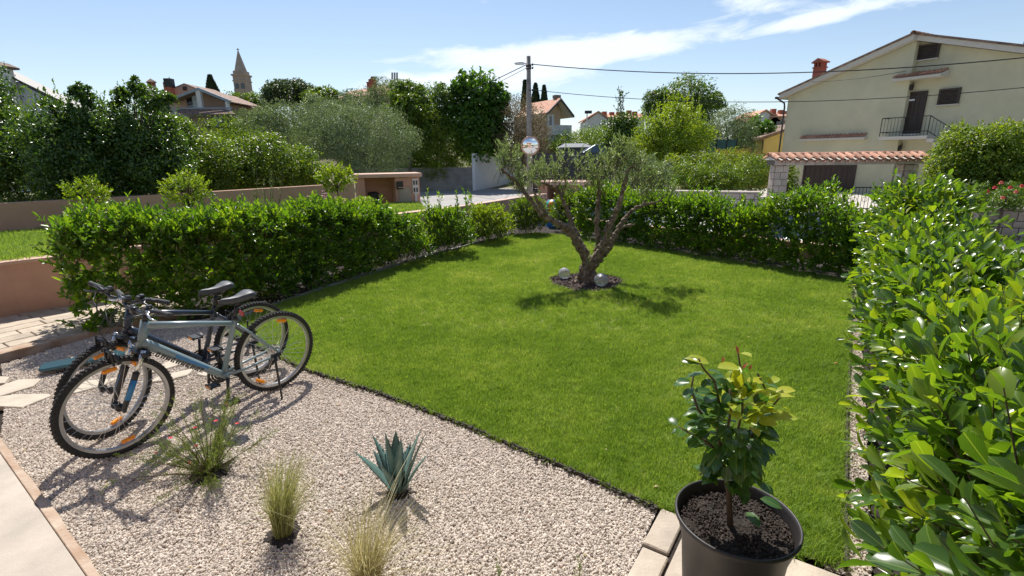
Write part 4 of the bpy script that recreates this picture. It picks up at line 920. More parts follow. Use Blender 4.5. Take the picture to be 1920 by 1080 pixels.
# ---- dark fence, shed roof and nets on the far side of the lane
m_anth = M('anthracite_metal', (.035,.038,.045), rough=.5)
f0, f1 = P(1000,300,31), P(1148,300,30); fe = empty('slatted_fence', (f0.x,31,-.5), 'anthracite slatted fence beyond the olive tree', 'fence', math.atan2(-1, f1.x-f0.x)); w = math.hypot(f1.x-f0.x,1); zt = P(1070,283,30.5).z+.5
n = int(zt/.16)
for k in range(n): o = MB().box((0,0,0), (w,.03,.14)).build('slat', m_anth, fe) if k == 0 else fs.copy(); (COL.objects.link(o) if k else None); o.parent = fe; fs = o; o.location = (w/2,0,.1+k*.16)
for k in range(4): MB().box((w*k/3,.05,zt/2), (.08,.08,zt)).build('post', m_anth, fe)
q = P(1082,284,36); ra, rb = P(1050,275,36), P(1115,275,36); shd = empty('grey_shed', (q.x,36,-.4), 'low shed with dark grey roof behind the slatted fence', 'shed'); w = rb.x-ra.x; zt = P(1082,268,36).z+.4; zl = P(1082,276,36).z+.4
MB().box((0,1.5,zl/2), (w*.9,3,zl)).build('wall', m_anth, shd); MB().add([(-w/2,-.2,zl),(w/2,-.2,zl),(w*.28,1.5,zt),(-w*.3,1.5,zt),(-w/2,3.2,zl),(w/2,3.2,zl)], [(0,1,2,3),(3,2,5,4),(1,5,2),(0,3,4),(0,4,5,1)]).build('roof', M('slate_roof', (.13,.14,.16), rough=.7), shd)
m_net = M('green_net', (.03,.085,.075), rough=.85, var=.15, scale=2)
for (pa, pb, Y, pt, lab) in [(1168,1245,31,273,'green netting fence left of the bright tree'),(1322,1378,33,262,'green netting fence right of the bright tree')]:
    A_, B_ = P(pa,300,Y), P(pb,300,Y); zt = P((pa+pb)/2,pt,Y).z+.5; nf = empty('net_fence', (A_.x,Y,-.5), lab, 'fence'); w = B_.x-A_.x
    MB().box((w/2,0,zt/2), (w,.02,zt)).build('netting', m_net, nf)
    for k in range(4): MB().tube([(w*k/3,-.04,0),(w*k/3,-.04,zt+.1)], .03, 5).build('post', m_iron, nf)

# ------------------------------------------------------------------ TREES AND SHRUBS
def randdir(n): return rodr(rng.normal(size=(n, 3)))
def crown_leaves(C, R, n, leaf, clump=.28, per=45, upb=.25, low=-.75, lob=.22, fill=.15):
    """leaf positions spread over clumps that sit on and inside an uneven ellipsoid"""
    C = np.array(C, float); R = np.array(R, float); nc = max(6, n//per); ph = rng.uniform(0, 6.28, 6)
    d = randdir(nc*3); d = d[d[:, 2] > low][:nc]
    q = 1 + lob*(np.sin(3.1*d[:, 0]*2+ph[0])*np.sin(2.7*d[:, 1]*2+ph[1]) + .7*np.sin(4.3*d[:, 2]+ph[2]+3*d[:, 0]))
    rr = np.where(rng.uniform(size=len(d)) < fill*2, rng.uniform(.3, .8, len(d)), rng.uniform(.78, .98, len(d)))*q
    cc = C + d*R*rr[:, None]; cr = clump*R.min()*rng.uniform(.6, 1.35, len(d))
    k = rng.integers(0, len(d), n); e = randdir(n); e[:, 2] = np.where(e[:, 2] < -.4, -e[:, 2], e[:, 2])
    pos = cc[k] + e*(cr[k]*rng.uniform(.35, 1.1, n)**.7)[:, None]*np.array([1, 1, .8])
    nr = e*.7 + d[k]*.5 + rng.normal(0, .55, (n, 3)); nr[:, 2] += upb
    ax = np.cross(nr, randdir(n)) + e*.5
    L = leaf*rng.uniform(.6, 1.35, n); return pos, ax, nr, L
def trunk_mesh(H, r, lobes, base=(0,0,0)):
    mb = MB(); b = Vector(base); f = Vector((b.x+random.uniform(-.1,.1)*H*.3, b.y, b.z+H)); mb.tube([b, b.lerp(f,.5)+Vector((random.uniform(-.04,.04)*H,0,0)), f], [r, r*.8, r*.62], 8)
    for l in lobes:
        l = Vector(l); mb.tube([b.lerp(f,.85), b.lerp(f,.95).lerp(l,.5)+Vector((0,0,.06*H)), l], [r*.5, r*.3, r*.1], 5)
    return mb
def tree(name, label, cat, px, top, bot, hw, Y, mat, n, leaf, ratio=.5, kind='rhomb', dy=1.0, base=None, extra=(), group=None, clump=.28, per=45, low=-.75, trunk=True, lob=.22, part='crown', fill=.15, tr=.12, sprouts=0, sl=.45):
    c = P(px, (top+bot)/2, Y); t = P(px, top, Y).z; b_ = P(px, bot, Y).z; rx = hw*Y/FP; rz = (t-b_)/2
    gz = terr(c.x, Y) if base is None else base
    r = empty(name, (c.x, Y, gz), label, cat, group=group)
    lobes = [((0, 0, c.z-gz), (rx, rx*dy, rz), 1.0)] + [((P(x, y, Y+oy).x-c.x, oy, P(x, y, Y+oy).z-gz), (w*Y/FP, w*Y/FP*dy, h*Y/FP), f) for x, y, w, h, oy, f in extra]
    out = [crown_leaves(C, R, int(n*f), leaf, clump, per, low=low, lob=lob, fill=fill) for C, R, f in lobes]
    pos, ax, nr, Ls = [np.concatenate([o[i] for o in out]) for i in range(4)]
    if sprouts:
        C0, R0_ = np.array(lobes[0][0]), np.array(lobes[0][1]); d = randdir(sprouts*4); d = d[d[:, 2] > .45][:sprouts]; b0 = C0+d*R0_*.93; SL_ = sl*rng.uniform(.4, 1.3, len(d))
        up_ = np.stack([rng.normal(0,.22,len(d)), rng.normal(0,.22,len(d)), np.ones(len(d))], 1); p2, a2, n2, l2, w2 = shoots(b0, up_, SL_, 16, leaf*1.15, ratio)
        pos, ax, nr, Ls = np.concatenate([pos, p2]), np.concatenate([ax, a2]), np.concatenate([nr, n2]), np.concatenate([Ls, l2])
    k = pos[:, 2] > .03; pos, ax, nr, Ls = pos[k], ax[k], nr[k], Ls[k]
    tag(link(part, leaves_mesh(part, pos, ax, nr, Ls, Ls*ratio, kind), mat, r), None, None, None, 'stuff')
    hgt = c.z-gz
    lb = [Vector(C)+Vector((random.uniform(-.5,.5)*R[0], random.uniform(-.5,.5)*R[1], random.uniform(-.2,.5)*R[2])) for C, R, f in lobes for _ in range(4)]
    trunk_mesh(max(.25, (hgt-rz*.6) if trunk else hgt*.3), tr*max(.4, hgt/5), lb).build('trunk' if part == 'crown' else 'stem', m_bark2, r, True)
    return r
# tall dark hedge behind the rear pink wall, left
hg = 'bushes of the tall hedge behind the rear pink wall'
HB = .55
m_hedge = leafmat('glossy_hedge_leaf', [(.020,.060,.016),(.036,.095,.02),(.085,.165,.032)], rough=.30, trans=.33, tcol=(2.3,2.3,.6), spec=.6)
tree('hedge_shrub', 'dark glossy bush of the tall hedge at the left picture edge', 'shrub', 20, 198, 400, 66, 10.8, m_hedge, 26000, .070, .5, sprouts=40, lob=.3, base=HB, group=hg, part='foliage', clump=.35, low=-1, extra=[(-60,190,60,70,0,.4)])
tree('hedge_shrub', 'tall hedge bush with pointed shoots left of the leafy peak', 'shrub', 145, 208, 404, 70, 10.4, m_hedge, 28000, .068, .5, sprouts=46, sl=.5, lob=.3, base=HB, group=hg, part='foliage', clump=.32, low=-1, extra=[(158,180,14,18,.1,.04),(110,205,20,18,.1,.05)])
tree('hedge_shrub', 'highest hedge bush whose shoots reach above the far chimney', 'shrub', 245, 200, 402, 64, 11.0, m_hedge, 26000, .068, .5, sprouts=46, sl=.5, lob=.3, base=HB, group=hg, part='foliage', clump=.3, low=-1, extra=[(255,162,11,16,.1,.03),(228,182,14,18,.1,.04),(285,190,30,20,0,.08)])
tree('hedge_shrub', 'rounded hedge bush in front of the stone house', 'shrub', 312, 202, 392, 38, 11.6, m_hedge, 15000, .068, .5, sprouts=22, sl=.35, base=HB, group=hg, part='foliage', clump=.32, low=-1)
m_hedge2 = leafmat('fresh_hedge_leaf', [(.03,.085,.012),(.06,.13,.014),(.13,.21,.025)], rough=.35, trans=.42, tcol=(2.1,2.0,.6))
tree('hedge_shrub', 'lower fresh green bush below the stone house', 'shrub', 395, 264, 380, 66, 13.2, m_hedge2, 20000, .066, .5, sprouts=30, sl=.3, base=HB, group=hg, part='foliage', clump=.36, low=-1, lob=.12)
tree('hedge_shrub', 'lower fresh green bush behind the tall flower stalks', 'shrub', 492, 262, 374, 66, 14.4, m_hedge2, 20000, .07, .5, sprouts=30, sl=.3, base=HB, group=hg, part='foliage', clump=.36, low=-1, lob=.12)
tree('hedge_shrub', 'low end of the hedge beside the young tree', 'shrub', 565, 280, 362, 44, 15.4, m_hedge2, 9000, .07, .5, base=HB, group=hg, part='foliage', clump=.36, low=-1, lob=.12)
tree('hedge_shrub', 'pale leafy sprigs leaning out between the hedge and the stone house', 'shrub', 350, 222, 300, 22, 12.8, m_hedge2, 1300, .065, .5, base=HB, group=hg, part='foliage', clump=.4, low=-1, lob=.3)
# olives and other trees behind
og = 'silvery olive trees across the lane'
tree('olive_tree', 'broad silvery olive tree behind the grey wall', 'tree', 690, 207, 335, 88, 27, m_olivefar, 32000, .105, .33, sprouts=80, sl=.7, group=og, clump=.26, lob=.15, low=-.95, extra=[(620,255,60,52,1,.5)])
tree('olive_tree', 'olive tree rising left of the broad one, below the dark round tree', 'tree', 545, 198, 300, 60, 31, m_olivefar, 13000, .12, .33, group=og, clump=.3, extra=[(500,225,34,26,0,.3),(600,215,40,30,2,.3)])
tree('olive_tree', 'olive tree under the red tiled roof', 'tree', 680, 172, 240, 55, 38, m_olivefar, 10000, .14, .33, group=og, clump=.3, extra=[(730,180,40,26,0,.4)])
tree('leafy_tree', 'mid green tree with pale tips beside the antenna mast', 'tree', 790, 160, 300, 50, 35, m_broad, 15000, .15, .55, clump=.26, extra=[(765,185,30,30,-1,.35),(830,200,26,36,0,.3)])
tree('leafy_tree', 'loose yellowish tree in front of the antenna mast', 'tree', 762, 172, 240, 30, 33, m_hedge2, 4500, .14, .55, clump=.3)
tree('round_tree', 'dark dome shaped tree on the hill right of the church tower', 'tree', 545, 152, 215, 48, 58, m_dark, 15000, .22, .6, clump=.34, lob=.06, low=-.6)
tree('leafy_tree', 'yellow green tree right of the dark dome shaped one', 'tree', 605, 166, 225, 34, 56, m_hedge2, 9000, .22, .6, clump=.3)
tree('leafy_tree', 'yellow green tree at the foot of the church tower', 'tree', 466, 176, 240, 38, 60, m_hedge2, 12000, .22, .6, clump=.3, extra=[(440,204,30,22,0,.3)])
m_fig = leafmat('fig_leaf', [(.02,.075,.012),(.04,.12,.014),(.09,.19,.02)], rough=.4, trans=.42, tcol=(2.0,2.0,.5))
tree('fig_tree', 'vivid green large leaved tree above the white wall', 'tree', 895, 152, 325, 50, 35, m_fig, 15000, .20, .75, sprouts=26, sl=.9, clump=.24, lob=.2, per=30, extra=[(870,165,20,22,0,.12),(925,190,28,30,0,.2)])
tree('bamboo_clump', 'bright narrow leaved thicket left of the white wall', 'bamboo', 820, 212, 345, 52, 34.5, m_bright, 20000, .16, .3, clump=.3, part='foliage', low=-1)
tree('oleander_bush', 'greyish oleander with faded pink blossom behind the pole', 'shrub', 978, 186, 320, 46, 34.6, leafmat('dusty_leaf', [(.06,.07,.04),(.11,.115,.07),(.22,.18,.15)], rough=.6, trans=.25, tcol=(1.4,1.4,.9)), 14000, .13, .35, clump=.3, part='foliage', low=-1)
cg = 'dark cypresses behind the ochre house'
def cypress(label, px, top, bot, hw, Y, group=None):
    c = P(px, bot, Y); t = P(px, top, Y); g0 = terr(c.x, Y); r = empty('cypress_tree', (c.x, Y, g0), label, 'cypress', group=group); n = 5000; H = t.z-g0
    h = rng.uniform(.04, 1, n)**.8; prof = np.minimum(1, (1-h)*3.2+.08)*np.minimum(1, h*4+.4); a = rng.uniform(0, 6.28, n); R = hw*Y/FP*prof*rng.uniform(.8, 1.08, n)*(1+.12*np.sin(a*3+h*9))
    pos = np.stack([R*np.cos(a), R*np.sin(a), h*H], 1); ax = np.stack([np.cos(a)*.3, np.sin(a)*.3, np.ones(n)], 1)+rng.normal(0,.2,(n,3)); nr = np.stack([np.cos(a), np.sin(a), .2*np.ones(n)], 1)+rng.normal(0,.3,(n,3))
    tag(link('crown', leaves_mesh('crown', pos, ax, nr, np.full(n, .5), np.full(n, .28), 'rhomb'), m_cyp, r), None, None, None, 'stuff'); MB().tube([(0,0,0),(0,0,H*.8)], [.2,.05], 6).build('trunk', m_bark2, r)
cypress('leaning dark cypress between the stone house and the church tower', 399, 145, 178, 8.5, 78)
cypress('slim cypress left of the utility pole', 984, 154, 190, 5, 85, cg); cypress('pair of cypress spires just right of the utility pole', 1004, 160, 195, 7.5, 85, cg); cypress('blunt rightmost cypress above the red roof', 1020, 164, 195, 6, 84, cg)
tree('meadow_hedge', 'long low band of green shrubs beyond the slatted fence', 'hedge', 1120, 246, 300, 95, 50, m_hedge2, 22000, .17, .4, clump=.5, part='foliage', low=-1, lob=.08)
tree('leafy_tree', 'loose shrub in front of the distant white houses', 'shrub', 1165, 214, 300, 34, 34, m_broad, 5000, .17, .6, clump=.3, part='foliage')
# thin shoot with sparse leaves rising from it
q = P(1160,250,33.5); sp = empty('young_poplar', (q.x,33.5,-.42), 'thin sparse sapling poking above the distant roofs', 'tree'); zt = P(1160,177,33.5).z+.42
MB().tube([(0,0,0),(.05,0,zt*.6),(0,0,zt)], [.05,.03,.01], 5).build('trunk', m_bark2, sp)
an = np.array([[rng.normal(0,.35)*(1-k/80), rng.normal(0,.3), zt*(.45+.55*k/80)] for k in range(80)]); pos, ax, nr, Ls, Ws = shoots(an, np.tile([0,0,1.], (80,1))+rng.normal(0,.3,(80,3)), np.full(80,.5), 7, .16, .6)
tag(link('foliage', leaves_mesh('foliage', pos, ax, nr, Ls, Ws, 'rhomb'), m_dark, sp), None, None, None, 'stuff')
tree('round_tree', 'big dark domed tree in the middle distance right', 'tree', 1283, 149, 320, 54, 50, m_broad, 26000, .19, .6, clump=.28, lob=.1, extra=[(1238,205,30,34,0,.3),(1343,192,14,15,0,.06)])
tree('leafy_tree', 'bright yellow green tree before the big dark dome', 'tree', 1265, 205, 330, 62, 27, m_yellow, 16000, .115, .5, sprouts=60, sl=.9, clump=.24, lob=.2, low=-1, extra=[(1268,196,12,18,0,.04),(1292,196,9,14,0,.02),(1225,260,36,34,0,.25)])
tree('olive_tree', 'dark olive tree left of the small yellow outbuilding', 'tree', 1368, 200, 305, 42, 36, m_olivefar, 14000, .12, .35, clump=.3, group=og, low=-1)
tree('fig_tree', 'glossy fig bush beside the small yellow outbuilding', 'shrub', 1418, 228, 300, 30, 38, m_fig, 6500, .2, .75, clump=.3, part='foliage', low=-1)
for args in [(1300,308,372,38,20.5,'bright rounded shrub behind the low stone wall, leftmost'),(1352,312,375,32,20.2,'bright shrub behind the low stone wall, middle one'),(1408,300,372,34,20.8,'bright shrub next to the left gate pillar')]:
    tree('garden_shrub', args[5], 'shrub', *args[:4], args[4], m_hedge2, 6500, .08, .45, kind='rhomb', clump=.34, part='foliage', low=-1, group='shrubs behind the low stone wall')
tree('wild_bush', 'dry feathery weeds between the shrubs and the dark olive tree', 'shrub', 1375, 285, 335, 60, 26, leafmat('dry_weed', [(.09,.10,.035),(.17,.16,.07),(.26,.22,.12)], rough=.7, trans=.3, tcol=(1.4,1.3,.8)), 9000, .16, .12, clump=.4, part='foliage', low=-1)
tree('climber', 'small green climber inside the gate by the left pillar', 'shrub', 1478, 305, 385, 17, 19.0, m_hedge2, 2600, .07, .5, clump=.4, part='foliage', low=-1)
tree('wild_bush', 'low greenery left of the outbuilding wall', 'shrub', 1210, 300, 372, 52, 22, m_olivefar, 8000, .10, .35, clump=.35, part='foliage', low=-1)
tree('undergrowth', 'dense low thicket filling the space behind the grey wall', 'bushes', 760, 268, 345, 70, 36.5, m_broad, 9000, .15, .5, clump=.5, part='foliage', low=-1)
tree('undergrowth', 'dense low thicket behind the tall white wall', 'bushes', 915, 262, 335, 60, 41, m_broad, 9000, .17, .5, clump=.5, part='foliage', low=-1)
tree('undergrowth', 'tangled green growth filling the plot left of the gateway', 'bushes', 1330, 288, 350, 85, 24, m_bright, 12000, .11, .4, clump=.45, part='foliage', low=-1)
tree('undergrowth', 'green bank below the distant olive trees on the hill', 'bushes', 500, 215, 290, 110, 42, m_hedge2, 14000, .18, .45, clump=.45, part='foliage', low=-1)
# right trees by the yellow house
rg_ = 'leafy trees hiding the foot of the yellow house'
tree('garden_tree', 'leafy green tree just right of the tiled gateway', 'tree', 1812, 244, 392, 60, 15.5, m_bright, 24000, .085, .5, sprouts=50, sl=.4, clump=.26, lob=.15, group=rg_, low=-.9)
tree('garden_tree', 'leafy green tree cut by the right picture edge', 'tree', 1905, 236, 392, 70, 14.8, m_bright, 22000, .085, .5, sprouts=40, sl=.4, clump=.26, lob=.18, group=rg_, low=-.9)
tree('wild_bush', 'dark low greenery along the top of the stone wall', 'shrub', 1830, 345, 392, 70, 14.3, m_broad, 8000, .06, .45, clump=.45, part='foliage', low=-1)
rb = tree('rose_bush', 'rose bush with red and coral blooms above the stone wall', 'shrub', 1882, 350, 400, 34, 12.2, m_broad, 3000, .05, .6, clump=.4, part='foliage', low=-1, lob=.3)
m_rose = M('rose_petal', (.62,.05,.045), rough=.5, var=.2, scale=40); m_rose2 = M('coral_petal', (.72,.17,.11), rough=.5, var=.2, scale=40)
for k, (px, py, mt) in enumerate([(1851,359,m_rose),(1865,352,m_rose),(1894,352,m_rose),(1880,371,m_rose2),(1877,343,m_rose2),(1905,360,m_rose2),(1916,349,m_rose)]):
    q = P(px, py, 11.8) - rb.location; mb = MB()
    for j in range(9):
        a = j*2.4; rr = .012+.004*j; c = q + Vector((math.cos(a)*rr, math.sin(a)*rr*.7, .012-.002*j)); n_p = Vector((math.cos(a), math.sin(a), .6)).normalized(); t1 = n_p.cross(Vector((0,0,1))).normalized()*.03; t2 = t1.cross(n_p).normalized()*.03
        mb.add([c-t1*.6-t2, c+t1*.6-t2, c+t1+t2, c+n_p*.012+t2*1.3, c-t1+t2], [(0,1,2,3,4)])
    mb.build('rose', mt, rb, True)

# ------------------------------------------------------------------ LAUREL HEDGES
def hedge_anchors(path, width, h, n, inset=.20, hn=.12, faces=(.42,.36,.22)):
    """path = line on the ground of the lawn side face; body lies to the left of the direction of travel when width > 0"""
    path = [Vector((*p, 0)) for p in path]; seg = [(path[i+1]-path[i]).length for i in range(len(path)-1)]; tot = sum(seg); cs = np.cumsum([0]+seg)
    s = rng.uniform(0, tot, n); f = rng.choice(3, n, p=np.array(faces)/sum(faces)); A = np.zeros((n,3)); D = np.zeros((n,3))
    for i in range(n):
        k = min(len(seg)-1, int(np.searchsorted(cs, s[i], 'right')-1)); d = (path[k+1]-path[k]).normalized(); nrm = Vector((-d.y, d.x, 0)); p = path[k]+d*(s[i]-cs[k])
        hh = h(s[i]/tot)*(1+hn*math.sin(s[i]*3.1)*math.sin(s[i]*1.3+2)+rng.normal(0,.03)); w = abs(width); sgn = 1 if width > 0 else -1
        if f[i] == 0: z = hh*rng.uniform(.04,.95)**.9; q = p + nrm*sgn*(inset*rng.uniform(.5,1.3)+.10*(z/hh)**3+.02*math.sin(s[i]*5+z*4)); o = -nrm*sgn+Vector((0,0,.35))
        elif f[i] == 1: v = rng.uniform(0,1); z = hh-inset*rng.uniform(.5,1.2)-.10*(2*v-1)**4; q = p + nrm*sgn*(.06+v*(w-.12)); o = Vector((0,0,1.1))+(-nrm*sgn)*(1-2*v)*.5
        else: z = hh*rng.uniform(.06,.95); q = p + nrm*sgn*(w-inset*rng.uniform(.5,1.3)); o = nrm*sgn+Vector((0,0,.35))
        A[i] = (q.x, q.y, max(.03, z)); D[i] = (o.x, o.y, o.z)
    return A, D + rng.normal(0,.38,(n,3))
def hedge(name, label, cat, anchors, SLr, nl, leafL, mat, nobj, ratio=.4, kindstuff='laurel', group=None, spread=(1.25,.45), extra=None, vfar=None):
    A, D = anchors; D[:, 2] = np.maximum(D[:, 2], -.1); SL = rng.uniform(*SLr, len(A)); base = A.mean(0); base[2] = -.03
    r = empty(name, tuple(base), label, cat, group=group); A = A-base
    pos, ax, nr, Ls, Ws = shoots(A, D, SL, nl, leafL, ratio, spread)
    if extra is not None:
        e = extra(base); pos, ax, nr, Ls, Ws = [np.concatenate([u, v]) for u, v in zip((pos, ax, nr, Ls, Ws), e)]
    k = pos[:, 2] > .02; pos, ax, nr, Ls, Ws = [q[k] for q in (pos, ax, nr, Ls, Ws)]
    dist = np.linalg.norm(pos+base-np.array([0,0,CAMH]), axis=1)/Ls
    # the largest looking leaves near the surface become parts of their own
    w = pos + base; cd = np.array([[CR.dot(Vector(p)-Vector((0,0,CAMH))), CU.dot(Vector(p)-Vector((0,0,CAMH))), W0.dot(Vector(p)-Vector((0,0,CAMH)))] for p in w])
    vis = (cd[:,2] > .05) & (np.abs(cd[:,0]/cd[:,2]) < 1.08) & (np.abs(cd[:,1]/cd[:,2]) < .62)
    key = np.where(vis, dist, 1e6 + dist); idx = np.argsort(key); o_, s_ = idx[:nobj], idx[nobj:]
    if nobj: leaf_objects(r, pos[o_], ax[o_], nr[o_], Ls[o_], Ws[o_], 'laurel', mat)
    tag(link('foliage', leaves_mesh('foliage', pos[s_], ax[s_], nr[s_], Ls[s_], Ws[s_], kindstuff, uv=(kindstuff == 'laurel')), vfar or mat, r, smooth=True), None, None, None, 'stuff')
    tag(link('stem', stems_mesh('stem', A, D, SL, .0035), m_twig, r), None, None, None, 'stuff')
    return r
# left hedge
Lp = [(-4.62,4.98),(-4.3,5.25),(-3.55,5.75),(-3.15,6.1),(-2.85,6.7),(-2.4,7.45),(-1.98,8.3)]
def lefth(t): return 1.12+.06*math.sin(t*14)+.06*t if t < .7 else 1.16-.75*(t-.7)
hedge('laurel_hedge', 'dense cherry laurel hedge behind the bicycles, left of the lawn', 'hedge', hedge_anchors(Lp, .78, lefth, 2700), (.16,.30), 10, .088, m_laurel, 300, kindstuff='mid', vfar=m_laurelfar)
# single bushes continuing it
bg = 'small laurel bushes in a row along the far left edge of the lawn'
def bush(label, px, pyb, h, r, n, mat, obj=25, sprout=0, leaf=.08):
    g0 = G(px, pyb); A = []; D = []
    for i in range(n):
        a = rng.uniform(0,6.28); z = rng.uniform(.05,1)**.8; rr = r*math.sqrt(max(0.05, 1-(z*.95)**3))*rng.uniform(.2,.85)
        A.append((g0.x+rr*math.cos(a), g0.y+.1+rr*math.sin(a), z*h*.86)); D.append((math.cos(a)*.6, math.sin(a)*.6, .8))
    for k in range(sprout):
        sx, sy = rng.normal(0, r*.35, 2)
        for j in range(4): A.append((g0.x+sx, g0.y+.1+sy, h*(.85+.11*j))); D.append((rng.normal(0,.1), rng.normal(0,.1), 1))
    A = np.array(A); D = np.array(D)+rng.normal(0,.2,(len(A),3))
    return hedge('laurel_bush', label, 'bush', (A, D), (.14,.24), 9, leaf, mat, obj, kindstuff='mid', group=bg, vfar=mat if mat != m_laurel else m_laurelfar)
bush('laurel bush nearest the long hedge, beyond the gap with stones', 758, 494, .86, .52, 330, m_laurel, 30)
bush('darkest laurel bush, with tall sprouts', 835, 478, .88, .60, 420, m_laurel, 40, 5)
bush('yellowish laurel bush left of the olive tree', 915, 455, .76, .60, 360, m_yellow, 30)
bush('small laurel bush under the leftmost limb of the olive tree', 990, 441, .84, .55, 340, m_hedge2, 25)
bush('laurel bush with white glints seen between the olive limbs', 1068, 434, .90, .55, 330, m_hedge2, 25, 3)
# back hedge (from behind the olive tree to the right corner)
Bp = [(1.45,11.3),(2.12,10.55),(2.9,9.62),(3.85,8.42),(4.45,7.72),(5.05,7.0)]
def bh(t): return .95+.10*math.sin(t*17)
def back_extra_anch():
    A, D = hedge_anchors(Bp, .85, bh, 2500, inset=.14, faces=(.56,.32,.12)); A2 = []; D2 = []
    for px, py, Y, n in [(1255,345,10.0,5),(1330,362,9.6,4),(1395,372,9.1,5),(1500,365,8.6,5),(1560,352,8.1,9),(1585,372,7.9,6),(1215,400,10.3,3),(1440,385,8.8,4)]:
        for _ in range(n):
            q = P(px+rng.normal(0,14), py+rng.uniform(0,14), Y)
            for j in range(3): A2.append((q.x, q.y+rng.normal(0,.05), q.z-.22*j-.1)); D2.append((rng.normal(0,.2), rng.normal(0,.2), 1))
    return np.concatenate([A, A2]), np.concatenate([D, np.array(D2)])
hedge('laurel_hedge', 'shaded laurel hedge closing the far right side of the lawn', 'hedge', back_extra_anch(), (.16,.30), 10, .088, m_laurel, 160, kindstuff='mid', vfar=m_laurelfar)
# right hedge, close to the camera
m_laureln = leafmat('laurel_leaf_near', [(.020,.060,.014),(.036,.10,.015),(.062,.145,.016),(.14,.225,.02)], rough=.27, trans=.45, tcol=(2.3,2.2,.55), vein=True, spec=.6)
Rp = [(.62,.12),(1.62,1.62),(2.55,3.02),(3.5,4.45),(5.15,6.95)]
def rh_(t): return 1.02+.03*math.sin(t*21) - .13*sm(.22,.42,t) + .32*sm(.66,.92,t)
A, D = hedge_anchors(Rp, -.78, rh_, 2300, inset=.2, hn=.08, faces=(.42,.45,.13)); D = D + rng.normal(0,.28,D.shape)
hedge('laurel_hedge', 'big glossy cherry laurel hedge in the right foreground', 'hedge', (A, D), (.16,.42), 9, .118, m_laureln, 300, kindstuff='laurel', spread=(1.25,.4), ratio=.46)

# ------------------------------------------------------------------ OLIVE TREE ON THE LAWN
ol = empty('olive_tree', (OLV[0], OLV[1], 0), 'pruned old olive tree with bare forked limbs in the middle of the lawn', 'tree')
OB = Vector((OLV[0], OLV[1], 0))
def OP(px, py, dy): return P(px, py, OLV[1]+dy) - OB
limbs = [  # (px, py, y offset, radius)
 [(1103,534,0,.135),(1101,524,0,.118),(1104,505,.01,.112),(1110,488,.0,.10)],
 [(1104,505,.0,.085),(1096,478,-.02,.075),(1082,452,-.04,.066),(1066,430,-.06,.058),(1040,416,-.05,.046),(1016,404,-.02,.040),(999,380,.02,.034),(980,356,.05,.030),(962,336,.08,.026),(938,317,.1,.016)],
 [(1030,412,-.04,.038),(1018,392,-.1,.032),(1006,374,-.14,.026),(1001,358,-.16,.020)],
 [(1100,480,.06,.055),(1086,450,.10,.046),(1072,420,.14,.038),(1062,390,.18,.033),(1052,368,.2,.028),(1043,352,.22,.022),(1018,344,.25,.015),(1004,338,.27,.009)],
 [(1118,478,.08,.048),(1122,450,.14,.042),(1119,415,.17,.037),(1121,385,.19,.034),(1124,360,.2,.030),(1120,340,.22,.016)],
 [(1108,498,-.02,.085),(1124,476,-.05,.072),(1136,452,-.08,.062),(1142,428,-.1,.054),(1152,406,-.13,.045),(1163,378,-.15,.036),(1171,345,-.17,.030),(1176,320,-.18,.024),(1190,308,-.17,.012),(1208,304,-.16,.006)],
 [(1118,490,.03,.062),(1138,470,.10,.052),(1152,444,.16,.044),(1166,418,.20,.038),(1184,395,.24,.030),(1206,384,.28,.024),(1232,380,.32,.018),(1250,366,.36,.010)],
 [(1158,432,.18,.026),(1172,424,.26,.022),(1190,421,.34,.016)],
 [(1052,368,.2,.02),(1060,345,.25,.013),(1058,320,.3,.006)],
 [(1206,384,.28,.018),(1216,364,.30,.010),(1226,345,.32,.005)],
]
mb = MB()
for lm in limbs:
    pts = [OP(x, y, d) for x, y, d, r in lm]; fine = []; rs = []
    for i in range(len(pts)-1):
        for k in range(4):
            t = k/4; p = pts[i].lerp(pts[i+1], t); r = lm[i][3]*(1-t)+lm[i+1][3]*t
            fine.append(p+Vector((math.sin(i*5+k*2.3),math.cos(i*3+k*1.7),0))*r*.16); rs.append(r*(1+.20*math.sin(i*4+k*2.1)))
    fine.append(pts[-1]); rs.append(lm[-1][3]); mb.tube(fine, rs, 10)
# root flare and knuckles where limbs were cut
for k in range(6):
    a = k*1.05+.3; mb.tube([(math.cos(a)*.20, math.sin(a)*.20, -.03), (math.cos(a)*.10, math.sin(a)*.10, .08), (math.cos(a)*.05, math.sin(a)*.05, .26)], [.05,.06,.05], 7)
for px, py, d, r in [(1066,430,-.06,.07),(1142,428,-.1,.066),(1108,492,0,.11),(1016,404,-.02,.046),(1124,358,.2,.04)]:
    c = OP(px, py, d); mb.lathe([(0,-r),(r*.7,-r*.7),(r*.95,0),(r*.65,r*.7),(0,r)], c, 9)
tk = mb.build('trunk', m_bark, ol, True)
rm = tk.modifiers.new('merge', 'REMESH'); rm.mode = 'VOXEL'; rm.voxel_size = .011; rm.use_smooth_shade = True
tx = bpy.data.textures.new('bark_relief', 'CLOUDS'); tx.noise_scale = .045; tx.noise_depth = 3
dm = tk.modifiers.new('relief', 'DISPLACE'); dm.texture = tx; dm.strength = .042; dm.mid_level = .5
A = []; D = []
def cluster(px, py, dy, rx, rz, n, up=1.0, side=0):
    c = np.array(OP(px, py, dy)); s = OLV[1]/FP*1.0
    for _ in range(int(n*.72)):
        e = rng.normal(0, .5, 3); A.append(c+e*np.array([rx*s, .22, rz*s])); D.append((rng.normal(side,.45), rng.normal(0,.45), up+rng.normal(0,.3)))
